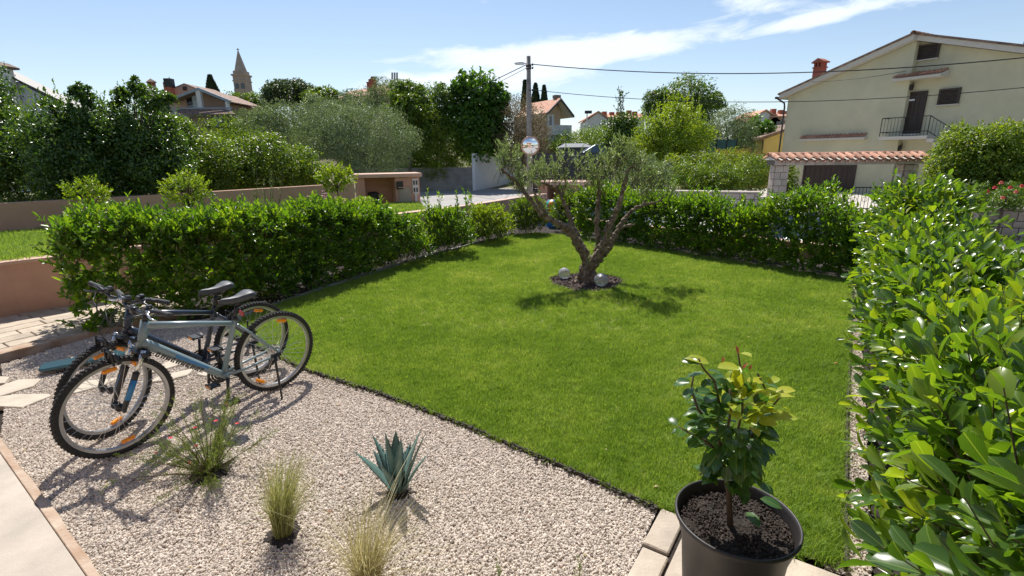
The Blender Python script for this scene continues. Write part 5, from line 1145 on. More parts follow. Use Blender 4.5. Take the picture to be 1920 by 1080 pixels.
for a in [(952,312,.08,22,24,58),(975,345,.05,26,16,42),(1012,326,.15,28,18,50),(948,292,.08,14,18,26),(1003,352,-.1,22,12,20),(1035,335,.25,26,20,32),(1058,312,.3,22,22,26),
          (1062,360,.2,16,14,12),(1100,335,.22,26,20,38),(1128,322,.2,26,24,48),(1118,352,.2,20,10,24),(1150,300,-.1,28,24,48),(1176,292,-.15,24,22,44),(1195,318,-.1,26,22,46),(1222,335,.3,28,24,56),(1245,355,.35,18,18,32),(1210,360,.25,20,14,26),(1085,310,.2,16,16,10),(1150,335,0,18,16,16),(1185,345,.1,18,14,18)]: cluster(*a)
for p0, n in (((1097,500,-.06),4),((1112,470,0),3),((1140,440,-.1),4)): cluster(*p0, 8, 10, n)
A = np.array(A); D = np.array(D); SL = rng.uniform(.09,.22,len(A)); pos, ax, nr, Ls, Ws = shoots(A, D, SL, 13, .066, .25, (.95,.35))
q = rng.uniform(size=len(pos)) < .92; tag(link('foliage', leaves_mesh('foliage', pos[q], ax[q], nr[q], Ls[q], Ws[q], 'narrow'), m_olive, ol), None, None, None, 'stuff')
tag(link('twigs', stems_mesh('twigs', A, D, SL, .0028), m_twig, ol), None, None, None, 'stuff')
# mulch round it
mb = MB(); vs = [(0,0,.035)]; n = 40
for i in range(n):
    t = i/n*6.283; r = .57*math.sqrt(1+.1*math.sin(3*t)); vs.append((r*math.cos(t), r*math.sin(t), .008))
mb.add(vs, [(0,i+1,(i+1)%n+1) for i in range(n)]); o = mb.build('mulch_bed', m_soil, smooth=True); o.location = (OLV[0], OLV[1], 0); tag(o, 'round bed of dark soil under the olive tree', None, None, 'structure')
chips = []
for k in range(5):
    b = MB().box((0,0,0), (.030*rng.uniform(.7,1.4), .014, .006)); me_ = b.build('chip', m_mulch); me2 = me_.data; bpy.data.objects.remove(me_); chips.append(bpy.data.objects.new('chip', me2))
a = rng.uniform(0,6.283,3600); r = .59*np.sqrt(rng.uniform(0,1,3600)); scatter('bark_chips', np.stack([OLV[0]+r*np.cos(a), OLV[1]+r*np.sin(a), .03-.02*(r/.59)**2+rng.uniform(0,.016,3600)],1), chips, .7, 1.5, 'dark bark chips spread round the olive trunk', 31, tilt=.6)
m_globe = bpy.data.materials.new('crackle_glass'); m_globe.use_nodes = True; nt = m_globe.node_tree; b = nt.nodes['Principled BSDF']
b.inputs['Base Color'].default_value = (.78,.79,.80,1); b.inputs['Roughness'].default_value = .22; b.inputs['Transmission Weight'].default_value = .7; b.inputs['IOR'].default_value = 1.3
vo = nn(nt, 'ShaderNodeTexVoronoi', feature='DISTANCE_TO_EDGE'); vo.inputs['Scale'].default_value = 48; nt.links.new(tex_pos(nt), vo.inputs['Vector'])
bp = nn(nt, 'ShaderNodeBump'); bp.inputs['Distance'].default_value = .008; bp.inputs['Strength'].default_value = 1; nt.links.new(vo.outputs['Distance'], bp.inputs['Height']); nt.links.new(bp.outputs[0], b.inputs['Normal'])
m_chrome = M('chrome', (.65,.65,.66), rough=.2, var=.02, metal=1)
for px, py, rr, Y, lab in ((1058,514,.090,7.28,'clear crackled glass garden globe left of the olive trunk'),(1127,528,.099,6.83,'clear crackled glass garden globe in front of the trunk, on the right')):
    c = P(px, py, Y); e = empty('garden_globe', (c.x, Y, 0), lab, 'globe light', group='glass globes under the olive tree')
    zc = max(rr+.02, c.z); R = rr; MB().lathe([(R*math.sin(t), -R*math.cos(t)) for t in np.linspace(.02,3.12,22)], (0,0,zc), 28).build('globe', m_globe, e, True)
    MB().lathe([(.0,zc-R*.75),(.03,zc-R*.75),(.035,zc-R*.97),(.02,-.02)], n=12).build('base', m_iron, e)

# ------------------------------------------------------------------ BICYCLES
m_tyre = M('black_tyre', (.022,.021,.020), rough=.8, bump=.002, bscale=300, var=.3, scale=60)
m_rim = M('silver_rim', (.42,.42,.42), rough=.35, metal=.8, var=.05)
m_rimb = M('black_rim', (.03,.03,.032), rough=.4)
m_spoke = M('spoke_steel', (.60,.60,.60), rough=.3, metal=.9, var=.03)
m_black = M('satin_black', (.018,.018,.020), rough=.35, var=.1)
m_grip = M('rubber_grip', (.04,.04,.042), rough=.75)
m_fr = M('grey_blue_paint', (.20,.265,.285), rough=.3, var=.03, coat=.4)
m_fr2 = M('dark_navy_paint', (.022,.032,.055), rough=.3, var=.05, coat=.4)
m_blue = M('blue_decal', (.03,.19,.42), rough=.35, var=.05)
m_refl = M('orange_reflector', (.95,.30,.01), rough=.3, var=.12, scale=60)
m_seat = M('saddle_cover', (.05,.055,.065), rough=.5, var=.1)
m_silver = M('fork_stanchion', (.68,.67,.64), rough=.15, var=.02, metal=.9)
def v3(*a): return Vector(a)
def ring_(mb, C, R, prof, n=56, axis='y'):
    """torus-like ring round the y axis; prof = list of (dr, dy)"""
    k = len(prof); V = []
    for i in range(n):
        a = 2*math.pi*i/n
        for dr, dy in prof: V.append((C[0]+(R+dr)*math.cos(a), C[1]+dy, C[2]+(R+dr)*math.sin(a)))
    F_ = [(i*k+j, i*k+(j+1)%k, ((i+1)%n)*k+(j+1)%k, ((i+1)%n)*k+j) for i in range(n) for j in range(k)]; mb.add(V, F_); return mb
def wheel(root, name, C, rear, rimm, steer=0, phase=0):
    """C = hub centre in bike space (x forward, y left, z up)"""
    w = bpy.data.objects.new(name, None); COL.objects.link(w); w.parent = root; w.location = C; w.rotation_euler = (0,0,steer); w.empty_display_size = .1
    RO = .345; t = MB(); ring_(t, (0,0,0), RO-.025, [(.0205*math.cos(a), .0215*math.sin(a)) for a in np.linspace(0,6.283,10)[:-1]], 64)
    for i in range(78):   # tread knobs
        a = 2*math.pi*i/78
        for yy, dd in ((-.010,0),(.010,.5),(0,.25),(-.018,.3),(.018,.8)):
            aa = a+dd*2*math.pi/78; R = RO-.003-(.008 if abs(yy) > .015 else 0); c = Vector((math.cos(aa)*(R-.0035), yy, math.sin(aa)*(R-.0035))); t.box(c, (.008,.009,.009), 0, Matrix.Rotation(-aa,3,'Y'))
    t.build('tyre', m_tyre, w)
    ri = MB(); ring_(ri, (0,0,0), .296, [(.010,-.013),(.010,.013),(-.008,.012),(-.014,.004),(-.014,-.004),(-.008,-.012)], 64); ri.build('rim', rimm, w, False)
    sp_ = MB()
    for i in range(32):
        a = 2*math.pi*i/32+phase; s = 1 if i % 2 else -1; ah = a+(.55 if (i//2) % 2 else -.55); sp_.tube([(.024*math.cos(ah), s*.028, .024*math.sin(ah)), (.282*math.cos(a), s*.004, .282*math.sin(a))], .0012, 4, False)
    sp_.build('spokes', m_spoke, w)
    RYm = Matrix.Rotation(math.pi/2,3,'X')
    MB().lathe([(0,-.055),(.012,-.055),(.012,-.034),(.027,-.032),(.027,-.026),(.015,-.02),(.015,.02),(.027,.026),(.027,.032),(.012,.034),(.012,.055),(0,.055)], (0,0,0), 16, RYm).build('hub', m_black if not rear else m_silver, w, True)
    for a in ((-1.75,1.45) if not rear else (1.85,-.95)):
        c = Vector((.262*math.cos(a+phase),0,.262*math.sin(a+phase))); MB().box((0,0,0), (.082,.022,.026)).build('reflector', m_refl, w, bevel=.006).matrix_basis = Matrix.Translation(c) @ Matrix.Rotation(-(a+phase)+math.pi/2,4,'Y')
    if rear:
        cs = MB()
        for k, rr in enumerate((.055,.048,.042,.036,.030,.025)): cs.lathe([(0,-.030-k*.0045),(rr,-.030-k*.0045),(rr,-.032-k*.0045),(0,-.032-k*.0045)], (0,0,0), 24, RYm.inverted())
        cs.build('cassette', m_silver, w)
    return w
def bicycle(loc, heading, label, frm, front_fork, decal, steer=0, lean=0, navy=False, barl=.315):
    root = empty('bicycle', loc, label, 'bicycle', group='mountain bikes parked on the gravel'); root.rotation_mode = 'XYZ'
    root.matrix_world = Matrix.Translation(loc) @ Matrix.Rotation(heading,4,'Z') @ Matrix.Rotation(lean,4,'X')
    root.location = loc; root.scale = (.972,.972,.972)
    ra, fa = v3(0,0,.345), v3(1.10,0,.345); bb = v3(.43,0,.30); sc = v3(.305,0,.70); st = v3(.235,0,.87)   # seat cluster, seatpost top
    ht, hb = v3(.872,0,.862), v3(.914,0,.715)     # head tube top and bottom
    sa = (hb-ht).normalized()
    f = MB(); f.tube([ht-sa*.01, hb+sa*.01], .026, 12); f.tube([ht+sa*.02, (ht+sa*.02).lerp(sc,.5)+v3(0,0,-.004), sc+v3(.01,0,-.01)], [.026,.022,.018], 10)
    f.tube([hb-sa*.02, (hb-sa*.02).lerp(bb,.08), (hb).lerp(bb,.9), bb], [.030,.033,.028,.026], 12); f.tube([bb, sc, sc+(sc-bb).normalized()*.03], [.020,.018,.018], 10)
    for s in (-1,1):
        f.tube([bb+v3(-.02,s*.02,0), bb.lerp(ra,.35)+v3(0,s*.052,0), ra+v3(0,s*.062,0)], [.014,.011,.009], 8); f.tube([sc+v3(-.005,s*.012,-.02), sc.lerp(ra,.35)+v3(0,s*.045,0), ra+v3(0,s*.062,0)], [.011,.009,.008], 8)
    f.tube([bb-v3(0,.036,0), bb+v3(0,.036,0)], .022, 12)
    fro = f.build('frame', frm, root, True)
    dn = (bb-hb).normalized(); up = Vector((-dn.z,0,dn.x)); up = up if up.z > 0 else -up
    # downtube lettering blocks and blue band, on both sides
    for s in (-1,1):
        p0 = hb.lerp(bb,.34)+up*.010
        MB().box((0,0,0), (.26,.006,.020)).build('decal', decal, fro).matrix_basis = Matrix.Translation(hb.lerp(bb,.55)+up*.012+v3(0,s*.0285,0)) @ Matrix(((dn.x,0,up.x,0),(0,1,0,0),(dn.z,0,up.z,0),(0,0,0,1)))
        mbl = MB()
        for k in range(10):   # unreadable slanted dark characters
            u = .02+.037*k; 
            for (a, b_, c, d) in ((0,0,.010,.032),(.017,0,.009,.032)) if k % 3 else ((0,0,.010,.032),(.011,.022,.013,.010),(.011,0,.013,.010)):
                mbl.add([(u+a,0,b_),(u+a+c,0,b_),(u+a+c+.006,0,b_+d),(u+a+.006,0,b_+d)], [(0,1,2,3)])
        mbl.build('lettering', m_black, fro).matrix_basis = Matrix.Translation(hb.lerp(bb,.12)-up*.034+v3(0,s*.0335,0)) @ Matrix(((dn.x,0,up.x,0),(0,1,0,0),(dn.z,0,up.z,0),(0,0,0,1)))
    # saddle
    seatc = v3(.268,0,.885); V = []; rows = [(-.135,.072,.012),(-.10,.080,.016),(-.05,.066,.006),(.0,.044,-.006),(.06,.026,-.008),(.12,.019,-.004),(.145,.012,-.012)]
    for x, w, z in rows:
        for k in range(9):
            a = math.pi*k/8; V.append((x*.88, -w*.84*math.cos(a), z+.018*math.sin(a)**.6 - (.026 if k in (0,8) else 0)))
        V.append((x, 0, z-.028))
    Fq = []
    for i in range(len(rows)-1):
        for k in range(10): Fq.append((i*10+k, i*10+(k+1)%10, (i+1)*10+(k+1)%10, (i+1)*10+k))
    Fq += [tuple(range(9,-1,-1)), tuple((len(rows)-1)*10+k for k in range(10))]
    sd = MB().add([Vector(v)+seatc for v in V], Fq).build('saddle', m_seat, root, True)
    MB().tube([seatc+v3(-.09,.022,-.03), seatc+v3(-.04,.022,-.045), seatc+v3(.05,.022,-.045), seatc+v3(.10,.012,-.02)], .0035, 5).tube([seatc+v3(-.09,-.022,-.03), seatc+v3(-.04,-.022,-.045), seatc+v3(.05,-.022,-.045), seatc+v3(.10,-.012,-.02)], .0035, 5).build('rails', m_black, sd)
    MB().tube([sc+(sc-bb).normalized()*.0, seatc+v3(-.0,0,-.045)], .0145, 10).tube([sc+(sc-bb).normalized()*.012, sc+(sc-bb).normalized()*.034], .022, 10).box(seatc+v3(0,0,-.045), (.05,.05,.02)).build('seatpost', m_black, root, True)
    # steering group turns about the head tube
    rot = Matrix.Translation(ht) @ Matrix.Rotation(steer, 4, -sa) @ Matrix.Translation(-ht)
    def SB(mb): mb.v = [tuple(rot @ Vector(v)) for v in mb.v]; return mb
    cr = hb+sa*.045; ff = [fa+v3(-.02,s*.058,0) for s in (-1,1)]
    fk = MB(); fk.box(cr, (.055,.16,.035))
    for s in (-1,1):
        b0 = cr+v3(.004,s*.066,.03); a0 = fa+v3(-.006,s*.066,.0); fk.tube([b0.lerp(a0,.38), b0.lerp(a0,.42), a0, a0-v3(0,0,.02)], [.022,.0195,.016,.012], 10)
    fk.tube([hb, cr], .020, 8); mid = fa+v3(-.04,0,.365); fk.tube([mid+v3(.01,-.066,-.05), mid+v3(.02,-.04,.0), mid+v3(.02,.04,.0), mid+v3(.01,.066,-.05)], .014, 8)
    SB(fk).build('fork', front_fork, root, True)
    stn = MB()
    for s in (-1,1): b0 = cr+v3(.004,s*.066,.03); a0 = fa+v3(-.006,s*.066,0); stn.tube([b0, b0.lerp(a0,.42)], .0145, 10)
    SB(stn).build('stanchions', m_silver, root, True)
    if not navy:
        dc = MB()
        for s in (-1,1): b0 = cr+v3(.004,s*.066,.03); a0 = fa+v3(-.006,s*.066,0); p_ = b0.lerp(a0,.66); dc.tube([b0.lerp(a0,.5)+v3(0,s*.003,0), b0.lerp(a0,.84)+v3(0,s*.003,0)], [.0195,.0175], 8)
        SB(dc).build('fork_decal', m_blue, root, True)
    SB(MB().box(cr+v3(.05,0,-.06), (.016,.075,.03))).build('reflector', m_refl, root, bevel=.004)
    # stem, bar, grips, levers, cables
    tp_ = ht-sa*.06; cl = tp_+v3(.065,0,.045)
    SB(MB().tube([ht, tp_], .019, 10).tube([tp_, cl], .017, 8).box(cl, (.035,.05,.04))).build('stem', m_black, root, True)
    bl_ = barl; SB(MB().tube([cl+v3(-.055,-bl_,.03), cl+v3(-.02,-.2,.035), cl+v3(0,-.09,.0), cl, cl+v3(0,.09,.0), cl+v3(-.02,.2,.035), cl+v3(-.055,bl_,.03)], .0115, 10)).build('handlebar', m_black, root, True)
    for s in (-1,1):
        g0, g1 = cl+v3(-.033,s*(bl_-.115),.033), cl+v3(-.056,s*(bl_+.005),.03)
        SB(MB().tube([g0, g0.lerp(g1,.05), g0.lerp(g1,.5), g0.lerp(g1,.95), g1], [.018,.0155,.0175,.0165,.019], 10)).build('grip', m_grip, root, True)
        lv = MB().tube([g0+v3(.0,-s*.02,0), g0+v3(.045,-s*.01,-.012), g0+v3(.055,s*.05,-.022), g0+v3(.045,s*.10,-.025)], [.012,.008,.006,.005], 6); lv.box(g0+v3(.01,-s*.035,-.012), (.05,.04,.028)); SB(lv).build('brake_lever', m_black if navy else m_silver, root, True)
        SB(MB().box(g0+v3(.01,-s*.075,.0), (.045,.035,.032)).lathe([(0,.02),(.018,.018),(.018,0)], g0+v3(0,-s*.07,.005), 10)).build('shifter', m_black, root, bevel=.004)
    cb = MB()
    for s, d in ((1,.03),(-1,.045),(1,.06),(-1,.02)):
        g0 = cl+v3(.02,s*(bl_-.13),.02); cb.tube([g0, g0+v3(.09,-s*.08,-.01), cl+v3(.13,s*.05,-.03-d), cl+v3(.08,-s*.03,-.13-d*.6), hb+v3(.02,-s*.03,.04)], .0025, 5)
    cb.tube([cl+v3(.02,.16,.02), cl+v3(.14,.03,-.05), mid+v3(.07,.03,.12), mid+v3(.03,.02,.02)], .0025, 5); SB(cb).build('cables', m_black, root, True)
    # v-brakes
    for nm, c, st_ in (('front_brake', mid+v3(.035,0,-.01), True), ('rear_brake', sc.lerp(ra,.30)+v3(-.03,0,.02), False)):
        vb = MB()
        for s in (-1,1): vb.tube([c+v3(0,s*.045,-.05), c+v3(.006,s*.038,.05)], [.008,.006], 6).box(c+v3(0,s*.026,-.035), (.055,.012,.012))
        vb.tube([c+v3(.006,-.038,.05), c+v3(.006,.045,.052)], .002, 4); vb = SB(vb) if st_ else vb; vb.build(nm, m_black, root)
    # wheels
    fc = rot @ fa; wheel(root, 'front_wheel', fc, False, m_rim if not navy else m_rim, steer, .1); wheel(root, 'rear_wheel', ra, True, m_rim, 0, .0)
    # drivetrain
    RYm = Matrix.Rotation(math.pi/2,3,'X'); y = -.048
    cg_ = MB()
    for rr, yy in ((.085,y-.006),(.068,y),(.05,y+.006)):
        ring_(cg_, bb+v3(0,yy,0), rr-.008, [(.008,-.0015),(.008,.0015),(-.006,.0015),(-.006,-.0015)], 36)
    for k in range(4): a = k*1.571+.4; cg_.tube([bb+v3(0,y,0), bb+v3(math.cos(a)*.078,y,math.sin(a)*.078)], .007, 5)
    MBc = cg_.build('chainring', m_black, root)
    ca = rad(-82)   # crank angle: left arm down
    for s in (-1,1):
        dr = v3(math.cos(ca),0,math.sin(ca)) if s > 0 else -v3(math.cos(ca),0,math.sin(ca)); p0 = bb+v3(0,s*.062,0); p1 = p0+dr*.17+v3(0,s*.012,0)
        ck_ = MB().tube([p0, p0.lerp(p1,.5), p1], [.015,.010,.011], 8).build('crank_arm', m_black, root, True)
        MB().box(p1+v3(0,s*.06,0), (.075,.085,.012)).box(p1+v3(.034,s*.06,0), (.01,.085,.026)).box(p1+v3(-.034,s*.06,0), (.01,.085,.026)).tube([p1, p1+v3(0,s*.09,0)], .006, 6).build('pedal', m_black, ck_)
        MB().box(p1+v3(.040,s*.06,0), (.004,.05,.014)).build('reflector', m_refl, ck_)
    cn = MB()
    for a0, a1 in ((bb+v3(0,y,.07), ra+v3(.0,-.045,.036)), (bb+v3(0,y,-.07), ra+v3(.05,-.045,-.15))):
        n = 22
        for k in range(n): p_ = a0.lerp(a1,(k+.5)/n); cn.box(p_, ((a1-a0).length/n*.8,.006,.008), 0, Matrix.Rotation(-math.atan2((a1-a0).z,(a1-a0).x),3,'Y'))
    cn.build('chain', m_iron, root)
    MB().tube([ra+v3(.0,-.075,-.02), ra+v3(.01,-.06,-.07), ra+v3(.045,-.05,-.15)], [.012,.014,.010], 7).lathe([(0,-.004),(.022,-.004),(.022,.004),(0,.004)], ra+v3(.02,-.048,-.08), 12, RYm).lathe([(0,-.004),(.022,-.004),(.022,.004),(0,.004)], ra+v3(.045,-.048,-.14), 12, RYm).build('rear_derailleur', m_black, root)
    # kickstand on the left
    ks = MB().tube([ra+v3(.05,.07,.0), ra+v3(.06,.085,-.06), ra+v3(.10,.20,-.345+(.018 if lean else 0))], [.012,.010,.008], 8).box(ra+v3(.04,.066,0), (.08,.012,.03)).tube([ra+v3(.098,.19,-.325), ra+v3(.104,.215,-.345)], [.012,.014], 8); ks.build('kickstand', m_black, root, True)
    MB().box(sc+v3(-.06,0,.05), (.012,.05,.04)).build('rear_reflector', M('red_reflector', (.5,.02,.02), rough=.3) if 'red_reflector' not in MATS else MATS['red_reflector'], root, bevel=.004)
    return root
rearN, frontN = Vector((-1.93,3.745,.008)), Vector((-2.52,2.865,.008))
hN = math.atan2((frontN-rearN).y, (frontN-rearN).x)
bicycle(rearN, hN, 'grey blue mountain bike nearest the camera, leaning on its kickstand', m_fr, m_black, m_blue, steer=rad(4), lean=rad(-5))
rearF, frontF = Vector((-2.25,4.02,.008)), Vector((-2.80,3.11,.008))
hF = math.atan2((frontF-rearF).y, (frontF-rearF).x)
bicycle(rearF, hF, 'dark navy mountain bike standing behind the grey blue one', m_fr2, m_black, m_black, steer=rad(20), lean=rad(-5), navy=True)

# ------------------------------------------------------------------ POT WITH YOUNG TREE
PC = Vector((.90,1.70,0)); pot = empty('potted_tree', PC, 'small leafy tree with yellow young leaves in a large dark taupe plastic pot', 'potted plant')
m_pot = M('charcoal_plastic', (.030,.026,.025), rough=.5, var=.06, scale=5, bump=.0006, bscale=200)
MB().lathe([(0,.0),(.175,.0),(.178,.01),(.202,.30),(.228,.40),(.238,.415),(.238,.425),(.234,.430),(.228,.428),(.224,.41),(.20,.30),(.19,.2),(0,.2)], n=64).build('pot', m_pot, pot, True)
bm = bmesh.new(); bmesh.ops.create_grid(bm, x_segments=60, y_segments=60, size=.226)
for v in list(bm.verts):
    if v.co.length > .212: bm.verts.remove(v)
for v in bm.verts: v.co.z = .372+.010*math.sin(v.co.x*31+1)*math.cos(v.co.y*27)+random.uniform(-.004,.006)+.012*math.exp(-(v.co.x**2+v.co.y**2)/.004)
me = bpy.data.meshes.new('soil'); bm.to_mesh(me); bm.free(); link('soil', me, m_soil, pot, True)
crumbs = [proto(pebble(60+i, .0045), M('soil_crumb', (.045,.032,.026), rough=.95, objvar=.6) if i == 0 else MATS['soil_crumb']) for i in range(3)]
a = rng.uniform(0,6.283,2600); r = .210*np.sqrt(rng.uniform(0,1,2600)); cr_ = scatter('soil_crumbs', np.stack([r*np.cos(a), r*np.sin(a), .375+rng.uniform(-.004,.010,2600)],1), crumbs, .5, 1.6, None, 41, full=True, parent=pot)
def PT(px, py, dy=0): return P(px, py, PC.y+dy)-PC
base = v3(-.02,.0,.37)
stems = [[(base),(PT(1366,920)),(PT(1358,880)),(PT(1352,850))],
 [PT(1352,850),PT(1345,800,-.03),PT(1350,760,-.03),PT(1340,715,-.02),PT(1318,690,0),PT(1310,672,0)],
 [PT(1356,870),PT(1380,820,.03),PT(1392,770,.05),PT(1392,715,.04),PT(1384,662,.02)],
 [PT(1356,860),PT(1400,830,0),PT(1430,790,.02),PT(1450,760,.02),PT(1462,745,0)],
 [PT(1350,850),PT(1320,825,-.03),PT(1290,810,-.05),PT(1270,800,-.05)],
 [PT(1352,840),PT(1365,800,-.06),PT(1372,760,-.08),PT(1368,730,-.08)],
 [PT(1380,820,.03),PT(1420,800,.08),PT(1440,740,.08),PT(1420,700,.06)],
 [PT(1362,905),PT(1390,900,-.02),PT(1400,930,-.05)],[PT(1358,890),PT(1330,880,.02),PT(1312,890,.03)],[PT(1345,800,-.03),PT(1310,770,.0),PT(1296,730,.02),PT(1300,705,.02)]]
mb = MB(); 
for i, s in enumerate(stems): n = len(s); mb.tube(s, [(.013 if i == 0 else .006)*(1-.6*k/n) for k in range(n)], 7)
mb.build('trunk', m_stem if False else m_twig, pot, True)
L_ = {'pos': [], 'ax': [], 'nr': [], 'L': [], 'm': []}
for i, s in enumerate(stems):
    if i == 0: continue
    for seg in range(len(s)-1):
        nseg = 4 if i not in (7,8) else 3
        for k in range(nseg):
            t = (k+rng.uniform(0,1))/nseg; p = s[seg].lerp(s[seg+1], t); u = (seg+t)/(len(s)-1)
            a = rng.uniform(0,6.28); ax = Vector((math.cos(a), math.sin(a), rng.uniform(-.25,.55))); ax.normalize()
            L_['pos'].append(tuple(p+ax*.008)); L_['ax'].append(tuple(ax)); L_['nr'].append((rng.normal(0,.3), rng.normal(0,.3), 1.0)); L_['L'].append(rng.uniform(.055,.088)*(1-.2*u)); 
            top_ = p.z+PC.z; L_['m'].append(1 if (u > .45 and i in (2,3,5,6) and rng.uniform() < .8) else 0)
# dense heart of the crown
for k in range(185):
    e = Vector(rng.normal(0,1,3)); e.normalize(); c = PT(1376,802,0)+Vector((e.x*.13*rng.uniform(.5,1), e.y*.12, e.z*.155)); ax = (e+Vector((0,0,rng.uniform(-.3,.3)))).normalized()
    L_['pos'].append(tuple(c)); L_['ax'].append(tuple(ax)); L_['nr'].append((e.x*.4+rng.normal(0,.3), e.y*.4+rng.normal(0,.3), 1)); L_['L'].append(rng.uniform(.055,.085)); L_['m'].append(1 if e.z > .2 and e.x > -.3 and rng.uniform() < .7 else 0)
for (px, py, ax, L0, m_) in [(1330,682,(-.8,.2,.35),.085,1),(1345,690,(.9,.0,.2),.085,1),(1400,715,(1,.1,.1),.07,1),(1455,735,(.9,-.1,.35),.07,1),(1462,785,(1,0,.25),.07,1),(1400,775,(1,-.2,-.1),.08,1),(1440,720,(.7,.3,.4),.06,1),(1384,664,(-.1,.3,1),.032,2),(1392,692,(.5,0,1),.028,2),(1354,680,(.3,.2,1),.024,2),(1405,694,(.3,.1,1),.022,2),
     (1385,905,(-.2,-.9,-.05),.075,0),(1418,905,(.6,-.7,0),.07,0),(1425,935,(.8,-.5,.05),.08,0),(1400,960,(.2,-.9,.1),.075,0),(1345,895,(-1,-.3,-.1),.05,0)]:
    p = PT(px, py); L_['pos'].append(tuple(p)); L_['ax'].append(ax); L_['nr'].append((0,-.2,1)); L_['L'].append(L0); L_['m'].append(m_)
pos, ax, nr, Ls, mk = [np.array(L_[k], float) for k in ('pos','ax','nr','L','m')]
for j, mt in enumerate((m_potleaf, m_potyoung, m_redyoung)):
    q = mk == j; leaf_objects(pot, pos[q], ax[q], nr[q], Ls[q], Ls[q]*(.62 if j < 2 else .4), 'round', mt)

# ------------------------------------------------------------------ AGAVE, GRASSES, SHRUB
ag = empty('agave', (PLANTS['agave'][0], PLANTS['agave'][1], 0), 'blue green agave with pointed leaves growing in the gravel', 'agave'); AGB = Vector(ag.location)
def agave_leaf(tip, w, base_r=.02, curve=.0):
    tip = Vector(tip); h = Vector((tip.x, tip.y, 0)); d = h.normalized() if h.length > .001 else Vector((0,-1,0)); b0 = d*base_r+Vector((0,0,-.01)); sd = Vector((-d.y,d.x,0)); V = []; n = 9
    for i in range(n+1):
        t = i/n; c = b0.lerp(tip, t) + Vector((0,0,curve*math.sin(math.pi*t))) ; ww = w*(.62+.9*t-1.52*t*t*t if t < .55 else (.62+.9*.55-1.52*.166)*((1-t)/.45)**.9)*.75+.0012
        ax_ = (tip-b0).normalized(); n_ = sd.cross(ax_); n_ = n_ if n_.z > 0 or n_.dot(d) < 0 else -n_
        V += [c-sd*ww+n_*ww*.38, c+n_*0, c+sd*ww+n_*ww*.38, c-n_*(.006*(1-t)+.001)]
    Fq = []
    for i in range(n):
        a = 4*i
        for k in range(4): Fq.append((a+k, a+(k+1)%4, a+4+(k+1)%4, a+4+k))
    lf = MB().add(V, Fq).build('leaf', m_agave, ag, True)
    sp = MB()
    for i in range(2,n):
        for k in (0,2):
            e = Vector(V[4*i+k]); o_ = (e-Vector(V[4*i+1])).normalized(); sp.add([e-ax_*.004, e+ax_*.004, e+o_*.006+ax_*.002], [(0,1,2)])
    sp.tube([Vector(V[-3])-ax_*.004, tip+ax_*.014], [.0022,.0003], 5); sp.build('thorns', m_agedge, lf)
def AT(px, py, dy): return P(px, py, AGB.y+dy)-AGB
for px, py, dy, w in [(665,848,-.02,.046),(698,815,.02,.050),(722,812,-.06,.046),(742,808,.06,.058),(752,822,-.10,.040),(788,808,.06,.046),(798,812,-.02,.034),(802,852,-.02,.036),(700,845,.12,.045),(770,830,.14,.045),(712,870,-.12,.04)]:
    agave_leaf(AT(px, py, dy), w*1.15, .02, .012)
def grass_clump(cat_name, c, label, n, h, spread, lean, mat, base_r=.035, w=.0016, droop=.5):
    e = empty(cat_name, (c[0], c[1], 0), label, 'ornamental grass'); V = []; Fq = []; 
    for i in range(n):
        a = rng.uniform(0,6.28); r0 = base_r*math.sqrt(rng.uniform()); b = Vector((r0*math.cos(a), r0*math.sin(a), 0)); H = h*rng.uniform(.45,1.08); sp_ = spread*abs(rng.normal(0,.6)); a2 = a+rng.normal(0,.5)
        d = Vector((math.cos(a2), math.sin(a2), 0))*sp_+Vector(lean)*rng.uniform(.4,1.3); sd = Vector((-math.sin(a2*3.1), math.cos(a2*3.1), 0))*w*rng.uniform(.6,1.2); o = len(V)
        for t in (0,.35,.7,1.0): p = b+d*(t**1.8)+Vector((0,0,H*(t-droop*.22*t*t*t*(1+3*sp_)))); k = (1-.75*t); V += [p-sd*k, p+sd*k]
        for q in range(3): Fq.append((o+2*q,o+2*q+1,o+2*q+3,o+2*q+2))
    tag(link('blades', npmesh('blades', np.array([tuple(v) for v in V]), np.array(Fq)), mat, e), None, None, None, 'stuff'); return e
grass_clump('feather_grass', PLANTS['feather1'], 'upright green feather grass clump left of the agave', 720, .50, .19, (.07,.03,0), m_feather, .042)
grass_clump('feather_grass', PLANTS['feather2'], 'looser straw coloured feather grass clump at the bottom edge', 600, .47, .34, (.05,.02,0), leafmat('straw_blade', [(.24,.25,.10),(.38,.36,.18),(.56,.51,.32)], warm=(1,1,1), rough=.55, trans=.4, tcol=(1.3,1.2,.9)), .05)
# feathery shrub with little red flowers
ns = empty('feathery_shrub', (PLANTS['needle'][0], PLANTS['needle'][1], 0), 'feathery needle leaved shrub with small red flowers in front of the bicycle', 'shrub'); A = []; D = []; SL = []; mb = MB()
for i in range(46):
    a = rng.uniform(0,6.28); el_ = rng.uniform(.25,1.35); d = Vector((math.cos(a)*math.cos(el_), math.sin(a)*math.cos(el_), math.sin(el_))); Lh = rng.uniform(.26,.52)*(1 if el_ > .7 else .95); pts = []
    for k in range(6): t = k/5; pts.append(d*Lh*t+Vector((0,0,.05*math.sin(t*2)*Lh)) + Vector((rng.normal(0,.006),rng.normal(0,.006),0)))
    mb.tube(pts, [.0035*(1-.7*k/5) for k in range(6)], 5)
    for k in range(1,6):
        for _ in range(3): A.append(tuple(pts[k-1].lerp(pts[k], rng.uniform()))); D.append(tuple(d+Vector(rng.normal(0,.35,3)))); SL.append(rng.uniform(.04,.09))
